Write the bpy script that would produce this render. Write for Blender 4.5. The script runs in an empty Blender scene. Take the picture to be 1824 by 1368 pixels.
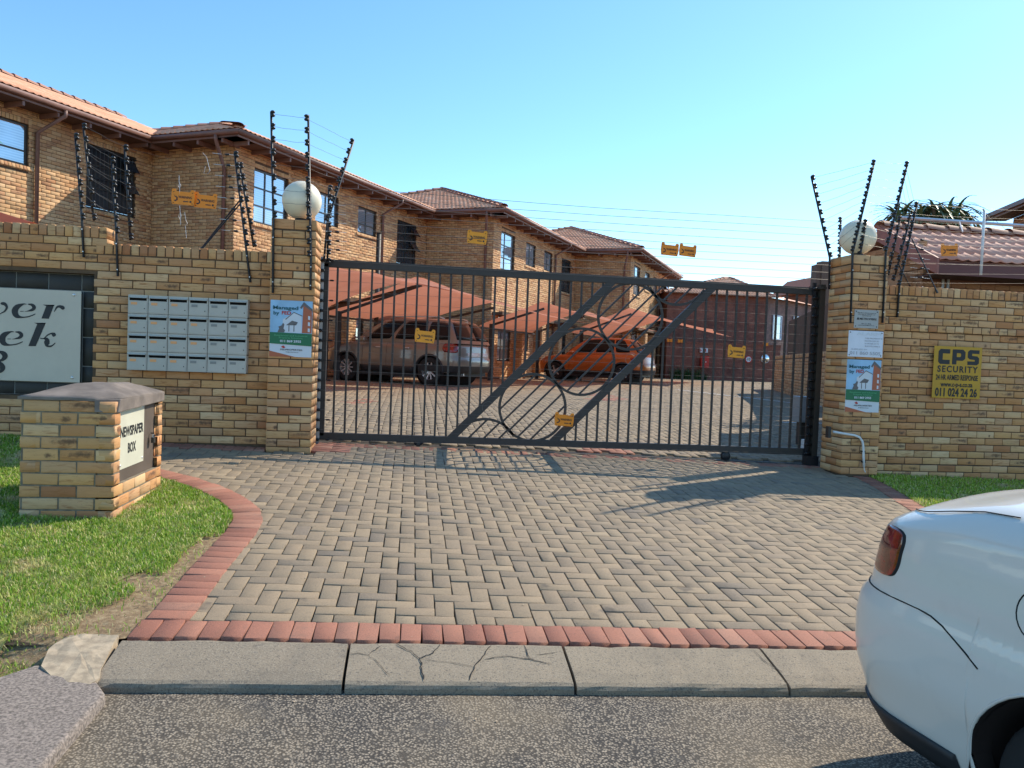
import bpy, bmesh, math, random
import numpy as np
from mathutils import Vector, Matrix
random.seed(7); rng = np.random.default_rng(7)
SC = bpy.context.scene
COL = SC.collection
rad = math.radians

# ------------------------------------------------------------------ camera
CAM_H = 1.48; YAW = rad(7.5); PITCH = rad(2.05); ROLL = rad(2.18); FPX = 1370.0
fwd = Vector((math.sin(YAW)*math.cos(PITCH), math.cos(YAW)*math.cos(PITCH), -math.sin(PITCH)))
r0 = Vector((math.cos(YAW), -math.sin(YAW), 0)); u0 = r0.cross(fwd)
RT = math.cos(ROLL)*r0 + math.sin(ROLL)*u0; UP = math.cos(ROLL)*u0 - math.sin(ROLL)*r0
cd = bpy.data.cameras.new('camera'); cam = bpy.data.objects.new('camera', cd); COL.objects.link(cam)
cd.sensor_width = 36.0; cd.lens = 36.0*FPX/1824.0; cd.clip_start = .05; cd.clip_end = 3000
m3 = Matrix((RT, UP, -fwd)).transposed()
cam.matrix_world = Matrix.Translation((0, 0, CAM_H)) @ m3.to_4x4()
SC.camera = cam
# ------------------------------------------------------------------ sky, sun, exposure
SUN_AZ = rad(59.5); SUN_EL = rad(41.8)
w = bpy.data.worlds.new("World"); SC.world = w; w.use_nodes = True
nt = w.node_tree; nt.nodes.clear()
sky = nt.nodes.new('ShaderNodeTexSky'); sky.sky_type = 'NISHITA'; sky.sun_disc = False
sky.sun_elevation = SUN_EL; sky.sun_rotation = SUN_AZ; sky.altitude = 1500
sky.air_density = 1.0; sky.dust_density = 0.6; sky.ozone_density = 3.0
bg = nt.nodes.new('ShaderNodeBackground'); bg.inputs[1].default_value = 0.15
wo = nt.nodes.new('ShaderNodeOutputWorld')
hs = nt.nodes.new('ShaderNodeHueSaturation'); hs.inputs['Hue'].default_value = .489; hs.inputs['Saturation'].default_value = 1.12; hs.inputs['Value'].default_value = 1.06
nt.links.new(sky.outputs[0], hs.inputs['Color']); nt.links.new(hs.outputs[0], bg.inputs[0]); nt.links.new(bg.outputs[0], wo.inputs[0])
sd = bpy.data.lights.new('sun', 'SUN'); sd.energy = 3.3; sd.angle = rad(.53); sd.color = (1, .90, .74)
sun = bpy.data.objects.new('sun', sd); COL.objects.link(sun)
sdir = Vector((math.sin(SUN_AZ)*math.cos(SUN_EL), math.cos(SUN_AZ)*math.cos(SUN_EL), math.sin(SUN_EL)))
sun.rotation_euler = sdir.to_track_quat('Z', 'Y').to_euler(); sun.location = (8, 8, 14)
vs = SC.view_settings; vs.view_transform = 'Standard'; vs.look = 'None'; vs.gamma = 1; vs.use_curve_mapping = False
vs.exposure = 0.78

# ------------------------------------------------------------------ geometry of the site
TS = [(-9, 0), (3.62, .0), (3.67, .10), (8.4, .38), (12, .58), (16, .64), (90, .64)]
def a_(t):
    for (t0, z0), (t1, z1) in zip(TS, TS[1:]):
        if t <= t1: return z0+(z1-z0)*(t-t0)/(t1-t0)
    return .64
def g(s, t):
    k = 1 if t < 9 else max(0, (16-t)/7)
    return a_(t)-.025*max(-9, min(9, s))*k
def pray(px, py):
    px, py = float(px), float(py)
    return fwd + (px-912)/FPX*RT - (py-684)/FPX*UP
def on_y(px, py, t):
    d = pray(px, py); k = t/d.y; return (d.x*k, CAM_H+d.z*k)
def at_y(px, py, t):
    d = pray(px, py); k = t/d.y; return Vector((d.x*k, t, CAM_H+d.z*k))
def proj(p):
    q = Vector(p)-Vector((0, 0, CAM_H)); z = q.dot(fwd)
    if z < .1: return None
    return (912+FPX*q.dot(RT)/z, 684-FPX*q.dot(UP)/z, z)

# ------------------------------------------------------------------ object helpers
def setp(o, label=None, cat=None, group=None, kind=None):
    if label: o['label'] = label
    if cat: o['category'] = cat
    if group: o['group'] = group
    if kind: o['kind'] = kind
    return o
def empty(name, loc, label, cat, group=None, rotz=0):
    o = bpy.data.objects.new(name, None); COL.objects.link(o)
    o.empty_display_size = .1
    o.location = loc; o.rotation_euler = (0, 0, rotz)
    return setp(o, label, cat, group)
def link(name, me, mat, parent=None, smooth=False, mtx=None):
    o = bpy.data.objects.new(name, me); COL.objects.link(o)
    if mat is not None and not me.materials: me.materials.append(mat)
    if parent: o.parent = parent
    if mtx is not None: o.matrix_basis = mtx
    if smooth:
        me.polygons.foreach_set('use_smooth', [True]*len(me.polygons))
    return o
def pmesh(name, V, F, mat, parent=None, smooth=False, mtx=None):
    me = bpy.data.meshes.new(name); me.from_pydata([tuple(v) for v in V], [], F); me.update()
    return link(name, me, mat, parent, smooth, mtx)
def npmesh(name, V, F, uv=None, tint=None):
    """quads or tris from numpy arrays"""
    me = bpy.data.meshes.new(name); n = len(V); m, k = F.shape
    me.vertices.add(n); me.vertices.foreach_set('co', np.ascontiguousarray(V, dtype=np.float32).ravel())
    me.loops.add(m*k); me.polygons.add(m)
    me.loops.foreach_set('vertex_index', np.ascontiguousarray(F, dtype=np.int32).ravel())
    me.polygons.foreach_set('loop_start', np.arange(0, m*k, k, dtype=np.int32))
    me.polygons.foreach_set('loop_total', np.full(m, k, dtype=np.int32))
    if uv is not None:
        l = me.uv_layers.new(name='UVMap'); l.data.foreach_set('uv', np.ascontiguousarray(uv[F.ravel()], dtype=np.float32).ravel())
    if tint is not None:
        a = me.attributes.new('tint', 'FLOAT', 'POINT'); a.data.foreach_set('value', np.ascontiguousarray(tint, dtype=np.float32))
    me.update(calc_edges=True); return me
class MB:
    """collects simple shapes into one mesh"""
    def __init__(s): s.V = []; s.F = []
    def quad(s, *p):
        n = len(s.V); s.V += [tuple(x) for x in p]; s.F.append(list(range(n, n+len(p)))); return s
    def box(s, x0, x1, y0, y1, z0, z1, mtx=None):
        n = len(s.V)
        P = [(x, y, z) for z in (z0, z1) for y in (y0, y1) for x in (x0, x1)]
        if mtx is not None: P = [tuple(mtx @ Vector(p)) for p in P]
        s.V += P
        s.F += [[n+i for i in f] for f in ((0, 2, 3, 1), (4, 5, 7, 6), (0, 1, 5, 4), (2, 6, 7, 3), (0, 4, 6, 2), (1, 3, 7, 5))]
        return s
    def bar(s, a, b, w, h=None, up=(0, 0, 1)):
        """box beam from a to b"""
        a = Vector(a); b = Vector(b); h = h or w; d = (b-a)
        if d.length < 1e-6: return s
        x = d.normalized(); u = Vector(up)
        if abs(x.dot(u)) > .98: u = Vector((0, 1, 0))
        y = u.cross(x).normalized(); z = x.cross(y)
        n = len(s.V)
        for p in (a, b):
            for sy, sz in ((-1, -1), (1, -1), (1, 1), (-1, 1)):
                s.V.append(tuple(p+y*(sy*w/2)+z*(sz*h/2)))
        s.F += [[n, n+1, n+2, n+3][::-1], [n+4, n+5, n+6, n+7]]+[[n+i, n+(i+1) % 4, n+4+(i+1) % 4, n+4+i] for i in range(4)]
        return s
    def tube(s, pts, r, k=8, caps=True, closed=False):
        pts = [Vector(p) for p in pts]; N = len(pts); n0 = len(s.V); rr = r if hasattr(r, '__len__') else [r]*N
        px = None
        for i, p in enumerate(pts):
            if closed: d = pts[(i+1) % N]-pts[i-1]
            else: d = pts[min(i+1, N-1)]-pts[max(i-1, 0)]
            d = d.normalized() if d.length > 1e-9 else Vector((0, 0, 1))
            if px is None:
                u = Vector((0, 0, 1)) if abs(d.z) < .9 else Vector((1, 0, 0)); px = u.cross(d).normalized()
            else:
                px = (px-d*px.dot(d)).normalized()
            py = d.cross(px)
            for j in range(k):
                a = 2*math.pi*j/k; s.V.append(tuple(p+px*(math.cos(a)*rr[i])+py*(math.sin(a)*rr[i])))
        for i in range(N if closed else N-1):
            i2 = (i+1) % N
            for j in range(k):
                s.F.append([n0+i*k+j, n0+i*k+(j+1) % k, n0+i2*k+(j+1) % k, n0+i2*k+j])
        if caps and not closed:
            s.F.append([n0+j for j in range(k)][::-1]); s.F.append([n0+(N-1)*k+j for j in range(k)])
        return s
    def lathe(s, prof, k=16, c=(0, 0, 0), axis='z', mtx=None):
        """prof: list of (r, h)"""
        n0 = len(s.V)
        for r, h in prof:
            for j in range(k):
                a = 2*math.pi*j/k; x, y = math.cos(a)*r, math.sin(a)*r
                p = Vector((x, y, h)) if axis == 'z' else (Vector((x, h, y)) if axis == 'y' else Vector((h, x, y)))
                p += Vector(c)
                if mtx is not None: p = mtx @ p
                s.V.append(tuple(p))
        for i in range(len(prof)-1):
            for j in range(k):
                s.F.append([n0+i*k+j, n0+i*k+(j+1) % k, n0+(i+1)*k+(j+1) % k, n0+(i+1)*k+j])
        return s
    def prism(s, poly, y0, y1, mtx=None):
        """polygon in xz, extruded along y"""
        n = len(s.V); k = len(poly)
        P = [(x, y0, z) for x, z in poly]+[(x, y1, z) for x, z in poly]
        if mtx is not None: P = [tuple(mtx @ Vector(p)) for p in P]
        s.V += P
        s.F += [list(range(n, n+k)), list(range(n+k, n+2*k))[::-1]]+[[n+i, n+k+i, n+k+(i+1) % k, n+(i+1) % k] for i in range(k)]
        return s
    def build(s, name, mat, parent=None, smooth=False, mtx=None):
        return pmesh(name, s.V, s.F, mat, parent, smooth, mtx)
def bevel_obj(o, w=.004, seg=2, smooth=False):
    bm = bmesh.new(); bm.from_mesh(o.data)
    bmesh.ops.bevel(bm, geom=[e for e in bm.edges if len(e.link_faces) == 2 and e.calc_face_angle(0) > .5], offset=w, segments=seg, affect='EDGES', profile=.6)
    bm.to_mesh(o.data); bm.free(); return o

# ------------------------------------------------------------------ materials
class NT:
    def __init__(s, name):
        s.m = bpy.data.materials.new(name); s.m.use_nodes = True; s.t = s.m.node_tree
        s.b = s.t.nodes['Principled BSDF']
    def n(s, typ, **kw):
        nd = s.t.nodes.new(typ)
        for k, v in kw.items(): setattr(nd, k, v)
        return nd
    def l(s, a, b): s.t.links.new(a, b)
    def put(s, sock, v):
        if hasattr(v, 'is_output') or isinstance(v, bpy.types.NodeSocket): s.l(v, sock)
        else: sock.default_value = v
    def math(s, op, a, b=0.0, c=None, clamp=False):
        nd = s.n('ShaderNodeMath', operation=op, use_clamp=clamp); s.put(nd.inputs[0], a); s.put(nd.inputs[1], b)
        if c is not None: s.put(nd.inputs[2], c)
        return nd.outputs[0]
    def vmath(s, op, a, b=(0, 0, 0)):
        nd = s.n('ShaderNodeVectorMath', operation=op); s.put(nd.inputs[0], a)
        if op == 'SCALE': s.put(nd.inputs[3], b)
        else: s.put(nd.inputs[1], b)
        return nd.outputs[0] if op not in ('LENGTH', 'DISTANCE') else nd.outputs[1]
    def ss(s, v, a, b):
        nd = s.n('ShaderNodeMapRange', interpolation_type='SMOOTHSTEP'); s.put(nd.inputs[0], v)
        s.put(nd.inputs[1], a); s.put(nd.inputs[2], b); return nd.outputs[0]
    def noise(s, vec=None, scale=5, detail=3, rough=.5, dist=0):
        nd = s.n('ShaderNodeTexNoise'); nd.inputs['Scale'].default_value = scale; nd.inputs['Detail'].default_value = detail
        nd.inputs['Roughness'].default_value = rough; nd.inputs['Distortion'].default_value = dist
        if vec is not None: s.l(vec, nd.inputs['Vector'])
        return nd.outputs[0]
    def vor(s, vec=None, scale=5, out=0, feature='F1'):
        nd = s.n('ShaderNodeTexVoronoi', feature=feature); nd.inputs['Scale'].default_value = scale
        if vec is not None: s.l(vec, nd.inputs['Vector'])
        return nd.outputs[out]
    def mix(s, f, a, b, mode='MIX'):
        nd = s.n('ShaderNodeMix', data_type='RGBA', blend_type=mode); s.put(nd.inputs[0], f); s.put(nd.inputs[6], a); s.put(nd.inputs[7], b)
        return nd.outputs[2]
    def ramp(s, f, cols, interp='LINEAR'):
        nd = s.n('ShaderNodeValToRGB'); s.put(nd.inputs[0], f); r = nd.color_ramp; r.interpolation = interp
        while len(r.elements) < len(cols): r.elements.new(1)
        for e, (p, c) in zip(r.elements, cols): e.position = p; e.color = (*c, 1)
        return nd.outputs[0]
    def uv(s): return s.n('ShaderNodeUVMap', uv_map='UVMap').outputs[0]
    def pos(s): return s.n('ShaderNodeNewGeometry').outputs['Position']
    def obj(s): return s.n('ShaderNodeTexCoord').outputs['Object']
    def rnd(s):
        a = s.n('ShaderNodeAttribute', attribute_name='tint'); o = s.n('ShaderNodeObjectInfo')
        return s.math('FRACT', s.math('ADD', a.outputs['Fac'], o.outputs['Random']))
    def bump(s, h, strength=.3, dist=.002, nrm=None):
        nd = s.n('ShaderNodeBump'); nd.inputs['Strength'].default_value = strength; nd.inputs['Distance'].default_value = dist
        s.l(h, nd.inputs['Height'])
        if nrm is not None: s.l(nrm, nd.inputs['Normal'])
        s.l(nd.outputs[0], s.b.inputs['Normal']); return nd.outputs[0]
    def col(s, v): s.put(s.b.inputs['Base Color'], v)
    def rough(s, v): s.put(s.b.inputs['Roughness'], v)
def c4(c): return (*c, 1)
def simple(name, c, rough=.6, metal=0, var=.0, scale=8, bump=0, spec=None, coat=0):
    N = NT(name); N.rough(rough); N.b.inputs['Metallic'].default_value = metal
    if spec is not None: N.b.inputs['Specular IOR Level'].default_value = spec
    if coat: N.b.inputs['Coat Weight'].default_value = coat; N.b.inputs['Coat Roughness'].default_value = .04
    if var:
        nz = N.noise(N.pos(), scale, 5, .6)
        N.col(N.mix(N.ss(nz, .3, .7), c4([x*(1-var) for x in c]), c4([min(1, x*(1+var)) for x in c])))
        N.rough(N.math('MULTIPLY_ADD', nz, .25, rough-.12))
    else: N.col(c4(c))
    if bump: N.bump(N.noise(N.pos(), scale*12, 4, .6), bump, .002)
    return N.m
def brick_mat(name, pal, burn=(.10, .055, .03), amt=.70, streak=(.34, .125, .035), rough=.82):
    N = NT(name); r = N.rnd(); r2 = N.math('FRACT', N.math('MULTIPLY', r, 37.7)); r3 = N.math('FRACT', N.math('MULTIPLY', r, 91.3))
    n = len(pal); base = N.ramp(r, [(i/(n-1), p) for i, p in enumerate(pal)])
    uv = N.uv(); sep = N.n('ShaderNodeSeparateXYZ'); N.l(uv, sep.inputs[0]); u, v = sep.outputs[0], sep.outputs[1]
    cmb = N.n('ShaderNodeCombineXYZ'); N.l(N.math('MULTIPLY', u, 6), cmb.inputs[0]); N.l(N.math('MULTIPLY', v, 40), cmb.inputs[1]); N.l(N.math('MULTIPLY', r, 300), cmb.inputs[2])
    st = N.noise(cmb.outputs[0], 1.4, 4, .6, .4)
    # fired streaks along the face
    f1 = N.math('MULTIPLY', N.ss(st, .47, .74), N.math('MULTIPLY_ADD', r2, .85, .12))
    c = N.mix(f1, base, c4(streak))
    cx = N.math('MULTIPLY', N.math('SUBTRACT', r3, .5), .12); cz = N.math('MULTIPLY', N.math('SUBTRACT', r2, .5), .02)
    du = N.math('DIVIDE', N.math('SUBTRACT', u, cx), N.math('MULTIPLY_ADD', r2, .085, .008)); dv = N.math('DIVIDE', N.math('SUBTRACT', v, cz), .015)
    d = N.math('SQRT', N.math('ADD', N.math('MULTIPLY', du, du), N.math('MULTIPLY', dv, dv)))
    cm2 = N.n('ShaderNodeCombineXYZ'); N.l(u, cm2.inputs[0]); N.l(v, cm2.inputs[1]); N.l(N.math('MULTIPLY', r, 50), cm2.inputs[2])
    nz = N.noise(cm2.outputs[0], 35, 4, .6)
    d = N.math('ADD', d, N.math('MULTIPLY_ADD', nz, 3.6, -1.8))
    sp = N.math('MULTIPLY', N.math('SUBTRACT', 1, N.ss(d, .0, 1.9)), N.ss(r3, amt, amt+.08))
    c = N.mix(N.math('MULTIPLY', sp, .85), c, c4(burn))
    pits = N.ss(N.noise(cm2.outputs[0], 130, 2, .5), .70, .76)
    c = N.mix(N.math('MULTIPLY', pits, .7), c, c4([x*.6 for x in burn]))
    big = N.noise(N.pos(), 1.3, 4, .6)
    c = N.mix(N.math('MULTIPLY', N.ss(big, .35, .75), .22), c, c4([x*.45 for x in pal[0]]))
    N.col(c); N.rough(rough)
    N.bump(N.noise(cm2.outputs[0], 220, 4, .7), .35, .002)
    return N.m
YEL = [(.50, .225, .085), (.66, .365, .15), (.56, .255, .09), (.76, .49, .25), (.58, .34, .16), (.70, .38, .15), (.42, .165, .065), (.74, .48, .25), (.62, .29, .115), (.54, .32, .165)]
m_brick = brick_mat('brick_yellow_mix', YEL)
HOU = [(.62, .35, .16), (.70, .43, .21), (.55, .28, .12), (.73, .47, .25), (.64, .38, .17), (.48, .23, .11), (.69, .44, .22)]
m_hbrick = brick_mat('brick_golden_house', HOU, (.20, .09, .045), .72, (.48, .22, .09))
ORG = [(.50, .24, .11), (.55, .29, .14), (.42, .19, .09), (.52, .27, .13)]
m_obrick = brick_mat('brick_orange_house', ORG, (.2, .08, .04), .8, (.38, .15, .06))
m_mortar = simple('mortar_brown', (.115, .07, .038), .95, var=.25, scale=9, bump=.4)
m_mortar_h = simple('mortar_dark', (.12, .07, .04), .95, var=.2, scale=6)
def paver_mat(name, pal, rough=.85, stain=.35):
    N = NT(name); r = N.rnd(); n = len(pal); c = N.ramp(r, [(i/(n-1), p) for i, p in enumerate(pal)])
    P = N.pos()
    sp = N.noise(P, 170, 3, .8); c = N.mix(N.math('MULTIPLY', N.ss(sp, .46, .66), .55), c, c4([x*1.5 for x in pal[0]]), 'MIX')
    sp2 = N.noise(P, 230, 3, .7); c = N.mix(N.math('MULTIPLY', N.ss(sp2, .53, .64), .6), c, (.05, .04, .035, 1))
    big = N.noise(P, 1.1, 6, .68); c = N.mix(N.math('MULTIPLY', N.ss(big, .52, .74), stain), c, (.08, .068, .055, 1))
    b2 = N.noise(P, 9, 4, .7); c = N.mix(N.math('MULTIPLY', N.ss(b2, .5, .8), .35), c, (.12, .10, .075, 1)); b3 = N.noise(P, 3.2, 3, .5); c = N.mix(N.math('MULTIPLY', N.ss(b3, .66, .74), .6), c, (.06, .052, .045, 1))
    N.col(c); N.rough(rough)
    N.bump(sp, .5, .003); return N.m
m_paver = paver_mat('paver_grey', [(.262, .196, .126), (.288, .216, .136), (.25, .187, .122), (.305, .232, .148), (.272, .204, .128), (.235, .18, .122), (.28, .21, .13), (.175, .142, .108)])
m_rpaver = paver_mat('paver_red', [(.31, .125, .078), (.35, .15, .095), (.27, .105, .068), (.33, .14, .09), (.37, .19, .125)], stain=.45)
N = NT('asphalt_worn'); P = N.pos(); v1 = N.n('ShaderNodeTexVoronoi'); v1.inputs['Scale'].default_value = 95; N.l(P, v1.inputs['Vector'])
sepc = N.n('ShaderNodeSeparateColor'); N.l(v1.outputs[1], sepc.inputs[0])
c = N.ramp(sepc.outputs[0], [(0, (.08, .07, .06)), (.2, (.22, .185, .14)), (.45, (.33, .27, .20)), (.7, (.25, .21, .165)), (.9, (.40, .335, .25)), (1, (.12, .11, .10))])
c = N.mix(N.ss(v1.outputs[0], .30, .6), c, (.035, .03, .026, 1))
c = N.mix(N.math('MULTIPLY', N.ss(N.noise(P, 45, 4, .7), .52, .68), .6), c, (.085, .075, .062, 1)); st = N.noise(P, 2.6, 5, .65); c = N.mix(N.math('MULTIPLY', N.ss(st, .56, .70), .7), c, (.05, .047, .045, 1))
st2 = N.noise(P, .9, 3, .6); c = N.mix(N.math('MULTIPLY', N.ss(st2, .4, .7), .35), c, (.34, .26, .16, 1))
N.col(c); N.rough(.88); N.bump(N.math('SUBTRACT', 1, v1.outputs[0]), .7, .004); m_asph = N.m
N = NT('concrete_kerb'); P = N.pos(); r = N.rnd(); c = N.ramp(r, [(0, (.27, .215, .145)), (.5, (.30, .24, .165)), (1, (.25, .20, .14))])
n1 = N.noise(P, 130, 3, .8); c = N.mix(N.ss(n1, .50, .62), c, (.34, .285, .21, 1)); c = N.mix(N.math('MULTIPLY', N.ss(N.noise(P, 110, 3, .7), .55, .63), .8), c, (.11, .095, .08, 1)); c = N.mix(N.math('MULTIPLY', N.ss(N.noise(P, 14, 5, .8), .56, .70), .55), c, (.12, .10, .08, 1))
n2 = N.noise(P, 3, 6, .7); c = N.mix(N.math('MULTIPLY', N.ss(n2, .45, .75), .5), c, (.15, .125, .095, 1))
N.col(c); N.rough(.9); N.bump(n1, .6, .003); m_conc = N.m
N = NT('sandy_soil'); P = N.pos(); n1 = N.noise(P, 30, 6, .7); N.col(N.ramp(n1, [(.3, (.15, .095, .05)), (.5, (.27, .18, .095)), (.65, (.40, .30, .17)), (.78, (.30, .21, .12))])); N.rough(.95); N.bump(N.noise(P, 90, 4, .8), .7, .01); m_soil = N.m
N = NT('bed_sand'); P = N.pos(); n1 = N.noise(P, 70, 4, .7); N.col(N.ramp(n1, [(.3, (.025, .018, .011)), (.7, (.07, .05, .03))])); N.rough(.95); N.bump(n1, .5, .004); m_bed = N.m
N = NT('grass_blades'); r = N.rnd(); P = N.pos()
c = N.ramp(r, [(0, (.11, .23, .018)), (.3, (.22, .39, .025)), (.55, (.34, .50, .04)), (.78, (.46, .56, .08)), (.9, (.62, .58, .22)), (1, (.72, .62, .34))])
c = N.mix(N.math('MULTIPLY', N.ss(N.noise(P, 4.5, 4, .7), .45, .70), .35), c, (.55, .54, .14, 1)); dry = N.ss(N.noise(P, 1.9, 5, .7), .54, .66); c = N.mix(N.math('MULTIPLY', dry, .9), c, (.68, .54, .30, 1)); N.col(c); N.rough(.6)
tr = N.n('ShaderNodeBsdfTranslucent'); N.l(c, tr.inputs[0]); mx = N.n('ShaderNodeMixShader'); mx.inputs[0].default_value = .35
N.l(N.b.outputs[0], mx.inputs[1]); N.l(tr.outputs[0], mx.inputs[2]); N.l(mx.outputs[0], N.t.nodes['Material Output'].inputs[0]); m_grass = N.m
def tile_mat(name, pal):
    N = NT(name); r = N.rnd(); n = len(pal); c = N.ramp(r, [(i/(n-1), p) for i, p in enumerate(pal)]); P = N.pos()
    c = N.mix(N.math('MULTIPLY', N.ss(N.noise(P, 6, 6, .7), .5, .75), .2), c, (.16, .08, .055, 1)); N.col(c); N.rough(.75)
    N.bump(N.noise(P, 60, 3, .6), .25, .003); return N.m
m_tile = tile_mat('roof_tile_terracotta', [(.72, .34, .19), (.80, .41, .25), (.66, .29, .16), (.84, .47, .30)])
m_tile_r = tile_mat('roof_tile_pink', [(.70, .31, .21), (.77, .37, .26), (.64, .27, .18), (.80, .42, .30)])
m_ridge = tile_mat('ridge_tile_brown', [(.36, .17, .115), (.42, .21, .14), (.30, .145, .10)])
m_gate = simple('gate_paint_dark', (.045, .036, .030), .55, var=.15, scale=14)
m_black = simple('black_steel', (.012, .013, .016), .45)
m_ins = simple('black_insulator', (.01, .01, .011), .3)
m_wire = simple('fence_wire', (.20, .18, .16), .5, metal=.5)
m_alu = simple('silver_pole', (.6, .6, .6), .35, metal=.7)
m_white = simple('white_paint', (.72, .72, .70), .5, var=.06, scale=6)
m_globe = simple('opal_globe', (.86, .765, .57), .32, var=.05, scale=5)
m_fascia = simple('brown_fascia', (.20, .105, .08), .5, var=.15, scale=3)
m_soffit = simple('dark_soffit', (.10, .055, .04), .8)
m_frame = simple('bronze_frame', (.045, .038, .03), .4)
m_cap = simple('grey_brown_plaster', (.19, .155, .13), .9, var=.3, scale=5, bump=.5)
m_door = simple('taupe_door', (.11, .082, .062), .6, var=.12, scale=5)
m_slate = simple('black_tile', (.020, .018, .015), .55, var=.3, scale=10)
m_grout = simple('pale_grout', (.22, .22, .20), .9)
m_alplate = simple('brushed_plate', (.53, .475, .385), .45, metal=.1, var=.06, scale=2)
m_letter = simple('black_lettering', (.008, .010, .013), .5)
m_mail = simple('grey_mailbox', (.47, .44, .375), .45, var=.05, scale=5)
m_copper = simple('copper_tag', (.80, .36, .14), .4)
m_tagg = simple('grey_tag', (.24, .24, .22), .5)
m_dark = simple('dark_opening', (.006, .006, .006), .9)
m_yel = simple('yellow_sign', (.52, .28, .012), .5, var=.06, scale=5)
m_org = simple('warning_orange', (.88, .26, .008), .5, var=.05, scale=8)
m_warn = simple('warning_yellow', (.86, .33, .015), .5, var=.05, scale=8)
m_red = simple('red_paint', (.48, .03, .02), .5)
m_skyp = simple('print_blue', (.30, .52, .72), .5, var=.15, scale=3)
m_print_w = simple('print_white', (.62, .66, .70), .5)
m_print_o = simple('print_rust', (.42, .115, .05), .5)
m_print_g = simple('print_green', (.012, .15, .06), .5)
m_print_t = simple('print_teal', (.01, .10, .13), .5)
m_print_lg = simple('print_light_green', (.10, .42, .20), .5)
m_print_grey = simple('print_grey', (.13, .12, .12), .5)
m_fade = simple('print_faded', (.42, .43, .46), .6)
m_fadebase = simple('white_board', (.70, .73, .80), .5, var=.04)
m_graysign = simple('grey_sign', (.40, .40, .38), .45)
def sail_mat():
    N = NT('shade_net'); P = N.pos(); c = N.mix(N.ss(N.noise(P, 1.0, 4, .6), .4, .7), (.70, .29, .19, 1), (.64, .25, .155, 1)); N.col(c); N.rough(.9)
    tr = N.n('ShaderNodeBsdfTranslucent'); N.l(c, tr.inputs[0]); mx = N.n('ShaderNodeMixShader'); mx.inputs[0].default_value = .5
    N.l(N.b.outputs[0], mx.inputs[1]); N.l(tr.outputs[0], mx.inputs[2]); N.l(mx.outputs[0], N.t.nodes['Material Output'].inputs[0]); return N.m
m_sail = sail_mat()
m_concrete2 = simple('pale_cement', (.40, .315, .215), .9, var=.25, scale=22, bump=.9)
m_stone = simple('purple_kerbstone', (.23, .19, .16), .9, var=.55, scale=90, bump=.8)
def glass_mat(name, c, rough=.03, metal=.55):
    N = NT(name); N.rough(rough); N.b.inputs['Metallic'].default_value = metal; N.b.inputs['Specular IOR Level'].default_value = .9
    P = N.pos(); N.col(N.mix(N.ss(N.noise(P, .8, 3, .5), .4, .65), c4(c), c4([x*.75 for x in c])))
    N.bump(N.noise(P, 1.5, 2, .5), .03, .05); return N.m
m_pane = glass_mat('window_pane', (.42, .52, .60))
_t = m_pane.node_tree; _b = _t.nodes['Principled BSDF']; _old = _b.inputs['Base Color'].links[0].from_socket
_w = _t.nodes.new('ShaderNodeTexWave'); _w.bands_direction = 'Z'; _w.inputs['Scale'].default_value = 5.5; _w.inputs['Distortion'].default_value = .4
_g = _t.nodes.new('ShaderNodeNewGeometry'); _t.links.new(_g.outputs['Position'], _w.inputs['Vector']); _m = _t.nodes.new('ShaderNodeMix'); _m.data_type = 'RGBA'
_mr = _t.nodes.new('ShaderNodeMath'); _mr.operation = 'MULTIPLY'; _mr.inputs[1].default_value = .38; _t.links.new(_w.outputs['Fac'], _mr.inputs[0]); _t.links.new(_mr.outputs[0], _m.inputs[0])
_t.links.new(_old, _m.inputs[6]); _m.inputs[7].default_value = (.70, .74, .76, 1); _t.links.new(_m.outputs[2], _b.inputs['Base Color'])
m_panedark = glass_mat('window_pane_dark', (.05, .06, .07), .05, .2)
def car_paint(name, c, metal=.35, rough=.32, flake=0):
    N = NT(name); P = N.obj(); c0 = c4(c); dirt = N.noise(P, 5, 6, .7); N.col(N.mix(N.math('MULTIPLY', N.ss(dirt, .52, .8), .10), c0, (.30, .27, .22, 1)))
    N.b.inputs['Metallic'].default_value = metal; N.rough(N.math('MULTIPLY_ADD', dirt, .12, rough-.06)); N.b.inputs['Coat Weight'].default_value = .8; N.b.inputs['Coat Roughness'].default_value = .05
    return N.m
m_carwhite = car_paint('car_paint_white', (.68, .645, .575), .0, .40)
m_carsilv = car_paint('car_paint_champagne', (.22, .185, .15), .35, .34)
m_carorg = car_paint('car_paint_orange', (.42, .115, .015), .35, .34)
m_cglass = glass_mat('car_glass', (.010, .012, .014), .03, .0); m_cglass.node_tree.nodes['Principled BSDF'].inputs['Specular IOR Level'].default_value = .22
m_rubber = simple('tyre_rubber', (.015, .015, .015), .85)
m_rim = simple('alloy_rim', (.62, .62, .62), .35, metal=.5)
m_plastic = simple('black_plastic', (.018, .019, .021), .55)
m_well = simple('wheel_well', (.022, .012, .009), .95)
m_seam = simple('panel_gap', (.01, .01, .01), .8)
def lamp_mat(name, c):
    N = NT(name); N.rough(.12); P = N.obj(); wv = N.noise(P, 14, 3, .6); N.col(N.mix(N.ss(wv, .4, .6), c4(c), c4([x*.35 for x in c]))); N.b.inputs['Coat Weight'].default_value = 1; N.b.inputs['Coat Roughness'].default_value = .02; return N.m
m_tail = lamp_mat('tail_lamp_red', (.30, .006, .006)); m_tailo = lamp_mat('tail_lamp_amber', (.20, .006, .003)); m_tailw = lamp_mat('tail_lamp_clear', (.26, .012, .025))

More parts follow.
